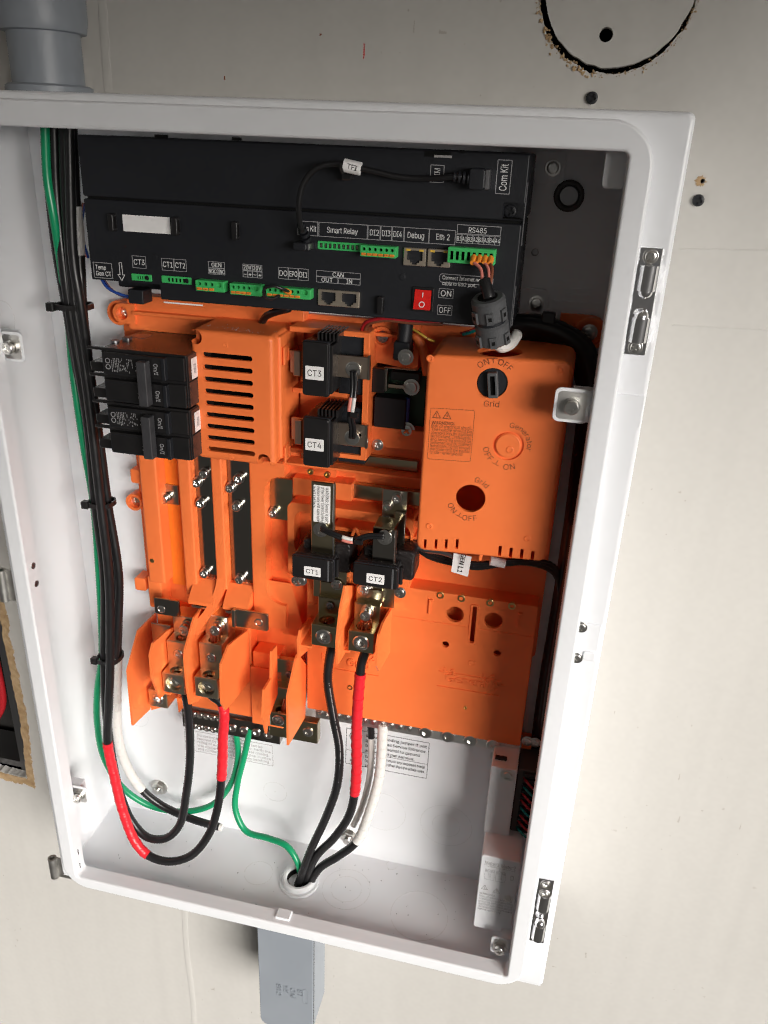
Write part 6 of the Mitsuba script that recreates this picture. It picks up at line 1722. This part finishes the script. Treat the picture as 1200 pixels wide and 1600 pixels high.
q = [at3(709, 864, 0.072), at3(737, 870, 0.071), at3(731, 901, 0.068), at3(705, 893, 0.069)]
rg = [np.array([p_ + [0, -0.0003, 0] for p_ in q[::-1]]), np.array([p_ + [0, 0.0003, 0] for p_ in q[::-1]])]
part('flag', k, loft(rg), 'paper_white')
c = sum(q) / 4
part('tag_lettering', k, text('GEN L1', 0.0040, c[0] + 0.0006, c[1] - 0.0012, c[2] + 0.002, -97, squeeze=0.95, depth=0.0006), 'black_print')
k = thing('wire_sleeve', 'second white wire tag lying flat under the large orange cover', 'tag')
add(k, tube([at3(766, 876, 0.080), at3(789, 881, 0.082)], 0.0040, 12), 'paper_white', smooth=40)

# ================================================================== meter box at the lower right
mb = thing('meter_unit', 'tall narrow white meter unit with printed label, lower right inside the cabinet', 'meter')
MY = 0.036
a, b_ = at(754, 1334, MY), at(812, 1350, MY); c_ = at(738, 1447, MY); d_ = at(799, 1461, MY)
mx0, mx1 = (a[0] + c_[0]) / 2, (b_[0] + d_[0]) / 2
mz1, mz0 = (a[1] + b_[1]) / 2, (c_[1] + d_[1]) / 2
part('front_cover', mb, rblock(mx0, mx1, mz0, mz1, MY, 0.114, 0.0025, 0.0012), 'white_enamel', smooth=38)
tz = at(785, 1190, 0.075)[1]
ux = at(801, 1260, 0.066)[0]
part('upper_case', mb, rblock(at(752, 1330, 0.066)[0], ux, mz1 - 0.002, tz, 0.066, 0.114, 0.0015, 0.001), 'white_enamel', smooth=38)
tx1 = at(842, 1260, 0.074)[0]
part('terminal_side', mb, box(ux + 0.0003, tx1, 0.074, 0.114, mz1 - 0.001, tz - 0.004, 0.001), 'steel_dark' if 'steel_dark' in scene else mat('steel_dark', prin((0.05, 0.042, 0.04), 0.5)))
part('top_clip', mb, box(ux - 0.022, ux - 0.011, 0.076, 0.081, tz + 0.0001, tz + 0.0022, 0.0005), 'black_plastic')
for i in range(11):
    zz = mz1 + 0.003 + (tz - mz1 - 0.012) * i / 10
    part('terminal_rib', mb, box(ux + 0.006, tx1 - 0.001, 0.0705, 0.0742, zz, zz + 0.0028, 0.0004), 'black_plastic')
screw(mb, 793, 1212, 0.0655, None, 1.25)
pm = []
xw = mx1 - mx0; Zt = mz1
cx_m = (mx0 + mx1) / 2
pm += [text('Meter1 Meter2', 0.0046, cx_m, MY, Zt - 0.0085, squeeze=0.78 * xw / np.ptp(meshkit.text_mesh('Meter1 Meter2', 0.0046).vertices[:, 0]), depth=0.0002)]
pm += [bar((mx0 + 0.006, Zt - 0.0125), (mx1 - 0.004, Zt - 0.0125), MY, 0.0003), bar((cx_m, Zt - 0.0125), (cx_m, Zt - 0.016), MY, 0.0003)]
for i in range(2):
    xx = mx0 + 0.005 + i * 0.0105
    pm += [frame(xx, xx + 0.0092, Zt - 0.0295, Zt - 0.0165, MY, 0.00025, 0.0003)]
    pm += [text(s, 0.0019, xx + 0.0046, MY, Zt - 0.0188 - 0.0032 * j, depth=0.0002) for j, s in enumerate(('RS485', 'L1', 'L2'))]
pm += warn_triangle(mx0 + 0.0065, Zt - 0.0405, 0.0036, MY) + warn_triangle(mx0 + 0.0180, Zt - 0.0418, 0.0036, MY, 'bolt')
yy = Zt - 0.0500
for i, s in enumerate(['WARNING!', 'Risk of electrical shock.', 'Installation and servicing', 'should be performed only by', 'qualified technicians. Do not', 'remove cover. Disconnect', 'before servicing.']):
    m = meshkit.text_mesh(s, 0.0021, 0.0002); w = np.ptp(m.vertices[:, 0])
    pm.append(text(s, 0.0021, mx0 + 0.0022, MY, yy, align='l', bold=i == 0, squeeze=min(1, (xw - 0.004) / w), depth=0.0002)); yy -= 0.0035
labels[part('label_print', mb, cat(pm), 'grey_print')] = {'kind': 'stuff'}
screw(mb, 794, 1404, MY, None, 0.8)
k2 = part('arrow_mark', mb, text('D', 0.006, mx1 - 0.0058, MY, Zt - 0.0215, depth=0.0002, squeeze=0.7), 'grey_print')
for i in range(8):
    zz = mz1 + 0.006 + (tz - mz1 - 0.02) * i / 7
    kx = thing('meter_wire', f"{('lowest', 'second lowest', 'third from the bottom', 'fourth from the bottom', 'fifth from the bottom', 'third from the top', 'second highest', 'topmost')[i]} thin {'red' if i % 3 else 'green'} wire on the side of the meter unit", 'wire', 'thin meter wires')
    x0m = ux + 0.007
    add(kx, tube(spline([(x0m, 0.0735, zz), (x0m + 0.004, 0.067, zz + 0.001), (x0m + 0.008, 0.068, zz - 0.004), (x0m + 0.012, 0.072, zz - 0.010)], 0.002), 0.0012, 8), 'wire_red' if i % 3 else 'wire_teal', smooth=True)

# ================================================================== printed labels on the back panel
lb = thing('notice_label', 'pale printed notice with one outlined box on the back panel, behind the left cables', 'label')
a, b_ = at(288, 1143, D), at(427, 1196, D)
x0, x1 = a[0], b_[0]; z1 = (a[1] + at(427, 1170, D)[1]) / 2 + 0.004; z0 = z1 - 0.0285
part('outline', lb, frame(x0, x1, z0, z1, D, 0.0004, 0.0004), 'grey_print')
xi = x0 + 0.015
tx = []
for i, s in enumerate(['Do not install this unit where it can be', 'reached by unqualified persons. Verify the', 'rating of every conductor before closing.', 'Use copper wires only. Keep cover in place', 'and contact service before any servicing.']):
    m = meshkit.text_mesh(s, 0.0032, 0.0002); w = np.ptp(m.vertices[:, 0])
    tx.append(text(s, 0.0032, xi, D, z1 - 0.0065 - i * 0.0048, align='l', squeeze=min(1, (x1 - xi - 0.003) / w), depth=0.00015))
labels[part('notice_lettering', lb, cat(tx), 'grey_print')] = {'kind': 'stuff'}
lb = thing('bonding_label', 'printed warning with two outlined boxes on the back panel, behind the grey taped cable', 'label')
a, b_ = at(541, 1143, D), at(667, 1216, D)
x0, x1 = a[0], b_[0]; z1 = at(541, 1137, D)[1]; z0 = at(667, 1216, D)[1] - 0.0005; zm_ = z0 + (z1 - z0) * 0.40
part('outline', lb, cat(frame(x0, x1, z0, z1, D, 0.0005, 0.0005), bar((x0, zm_), (x1, zm_), D, 0.0004)), 'black_print')
tx = []
for i, s in enumerate(['Remove bonding jumper if unit', 'is not used as Service Entrance.', 'Bond the neutral to ground', 'at one point per service.']):
    m = meshkit.text_mesh(s, 0.0034, 0.0002); w = np.ptp(m.vertices[:, 0])
    tx.append(text(s, 0.0034, x0 + 0.021, D, z1 - 0.0075 - i * 0.0064, align='l', bold=True, squeeze=min(1, (x1 - x0 - 0.024) / w), depth=0.00015))
for i, s in enumerate(['Danger: do not touch any exposed metal', 'Ground nothing other than the aGate case.', 'surfaces']):
    m = meshkit.text_mesh(s, 0.0034, 0.0002); w = np.ptp(m.vertices[:, 0])
    tx.append(text(s, 0.0034, x0 + 0.021, D, zm_ - 0.0062 - i * 0.0060, align='l', bold=True, squeeze=min(1, (x1 - x0 - 0.024) / w), depth=0.00015))
o = annulus(0.0060, 0.0068, 28)
tx += [ext(affinity.translate(o, x0 + 0.0105, z1 - 0.0095), D - 0.0002, D - 0.00005)] + warn_triangle(x0 + 0.0105, zm_ - 0.0095, 0.006, D)
labels[part('warning_lettering', lb, cat(tx), 'black_print')] = {'kind': 'stuff'}

# ================================================================== conduits outside
cd = thing('conduit_pipe', 'grey plastic conduit pipe with a wide coupling above the cabinet, upper left', 'conduit')
cy_ = 0.072
p0, p1 = at(24, 100, cy_), at(124, 105, cy_)
cxm, cr = (p0[0] + p1[0]) / 2 + 0.0, (p1[0] - p0[0]) / 2 * 0.97


def zlathe(profile, x, y, n=44):
    a = np.linspace(0, 2 * np.pi, n, endpoint=False)
    rings = [np.c_[x + max(r, 1e-5) * np.cos(a), y + max(r, 1e-5) * np.sin(a), np.full(n, z)] for r, z in profile]
    m = loft(rings)
    return m


zc_ = at(70, 30, cy_ - cr)[1]
part('pipe', cd, zlathe([(cr, BZ1 + 0.004), (cr, zc_ + 0.02)], cxm, cy_), 'grey_plastic', smooth=40)
part('coupling', cd, zlathe([(cr + 0.0005, zc_ - 0.006), (cr + 0.0045, zc_ - 0.0055), (cr + 0.0062, zc_ + 0.002), (cr + 0.0062, zc_ + 0.09), (cr + 0.004, zc_ + 0.094)], cxm, cy_), 'grey_plastic', smooth=30)
part('hub_ring', cd, zlathe([(cr + 0.0055, BZ1 + 0.0005), (cr + 0.0055, BZ1 + 0.005), (cr + 0.003, BZ1 + 0.0065), (cr + 0.002, BZ1 + 0.0066)], cxm, cy_), 'grey_plastic', smooth=30)
part('pipe_above', cd, zlathe([(cr, zc_ + 0.08), (cr, 0.998)], cxm, cy_), 'grey_plastic', smooth=40)
cb = thing('conduit_fitting', 'grey conduit fitting with a raised moulded cover plate under the cabinet', 'conduit body')
GY = 0.046
a, b_ = at(407, 1456, GY), at(489, 1474, GY)
gz1, gz0 = BZ0 - 0.001, at(440, 1607, GY)[1] + 0.006
gx0, gx1 = at(405, 1540, GY)[0], at(489, 1540, GY)[0]
part('body', cb, rblock(gx0 + 0.002, gx1 - 0.0005, gz0 - 0.004, gz1, GY + 0.0035, 0.094, 0.010, 0.001), 'grey_plastic', smooth=38)
part('gasket', cb, rblock(gx0 - 0.0004, gx1 + 0.0004, gz0 - 0.006, gz1, GY + 0.0022, GY + 0.0036, 0.011, 0.0003), 'black_plastic', smooth=38)
part('cover_plate', cb, rblock(gx0, gx1, gz0 - 0.006, gz1 - 0.0004, GY, GY + 0.0022, 0.011, 0.0010, n=8), 'grey_plastic', smooth=38)
em = []
q = at(452, 1548, GY)
for i, (s, h) in enumerate((('C US', 0.006), ('3/4', 0.0055), ('PVC', 0.006), ('LB', 0.0065))):
    em.append(text(s, h, q[0] - 0.012 + i * 0.0085, GY, q[1] + (0.002 if i % 2 else -0.002), 90, depth=0.0010))
em.append(frame(q[0] + 0.0165, q[0] + 0.0225, q[1] - 0.015, q[1] + 0.010, GY, 0.0006, 0.003, 0.0005))
labels[part('moulded_lettering', cb, cat(em), 'grey_plastic')] = {'kind': 'stuff'}
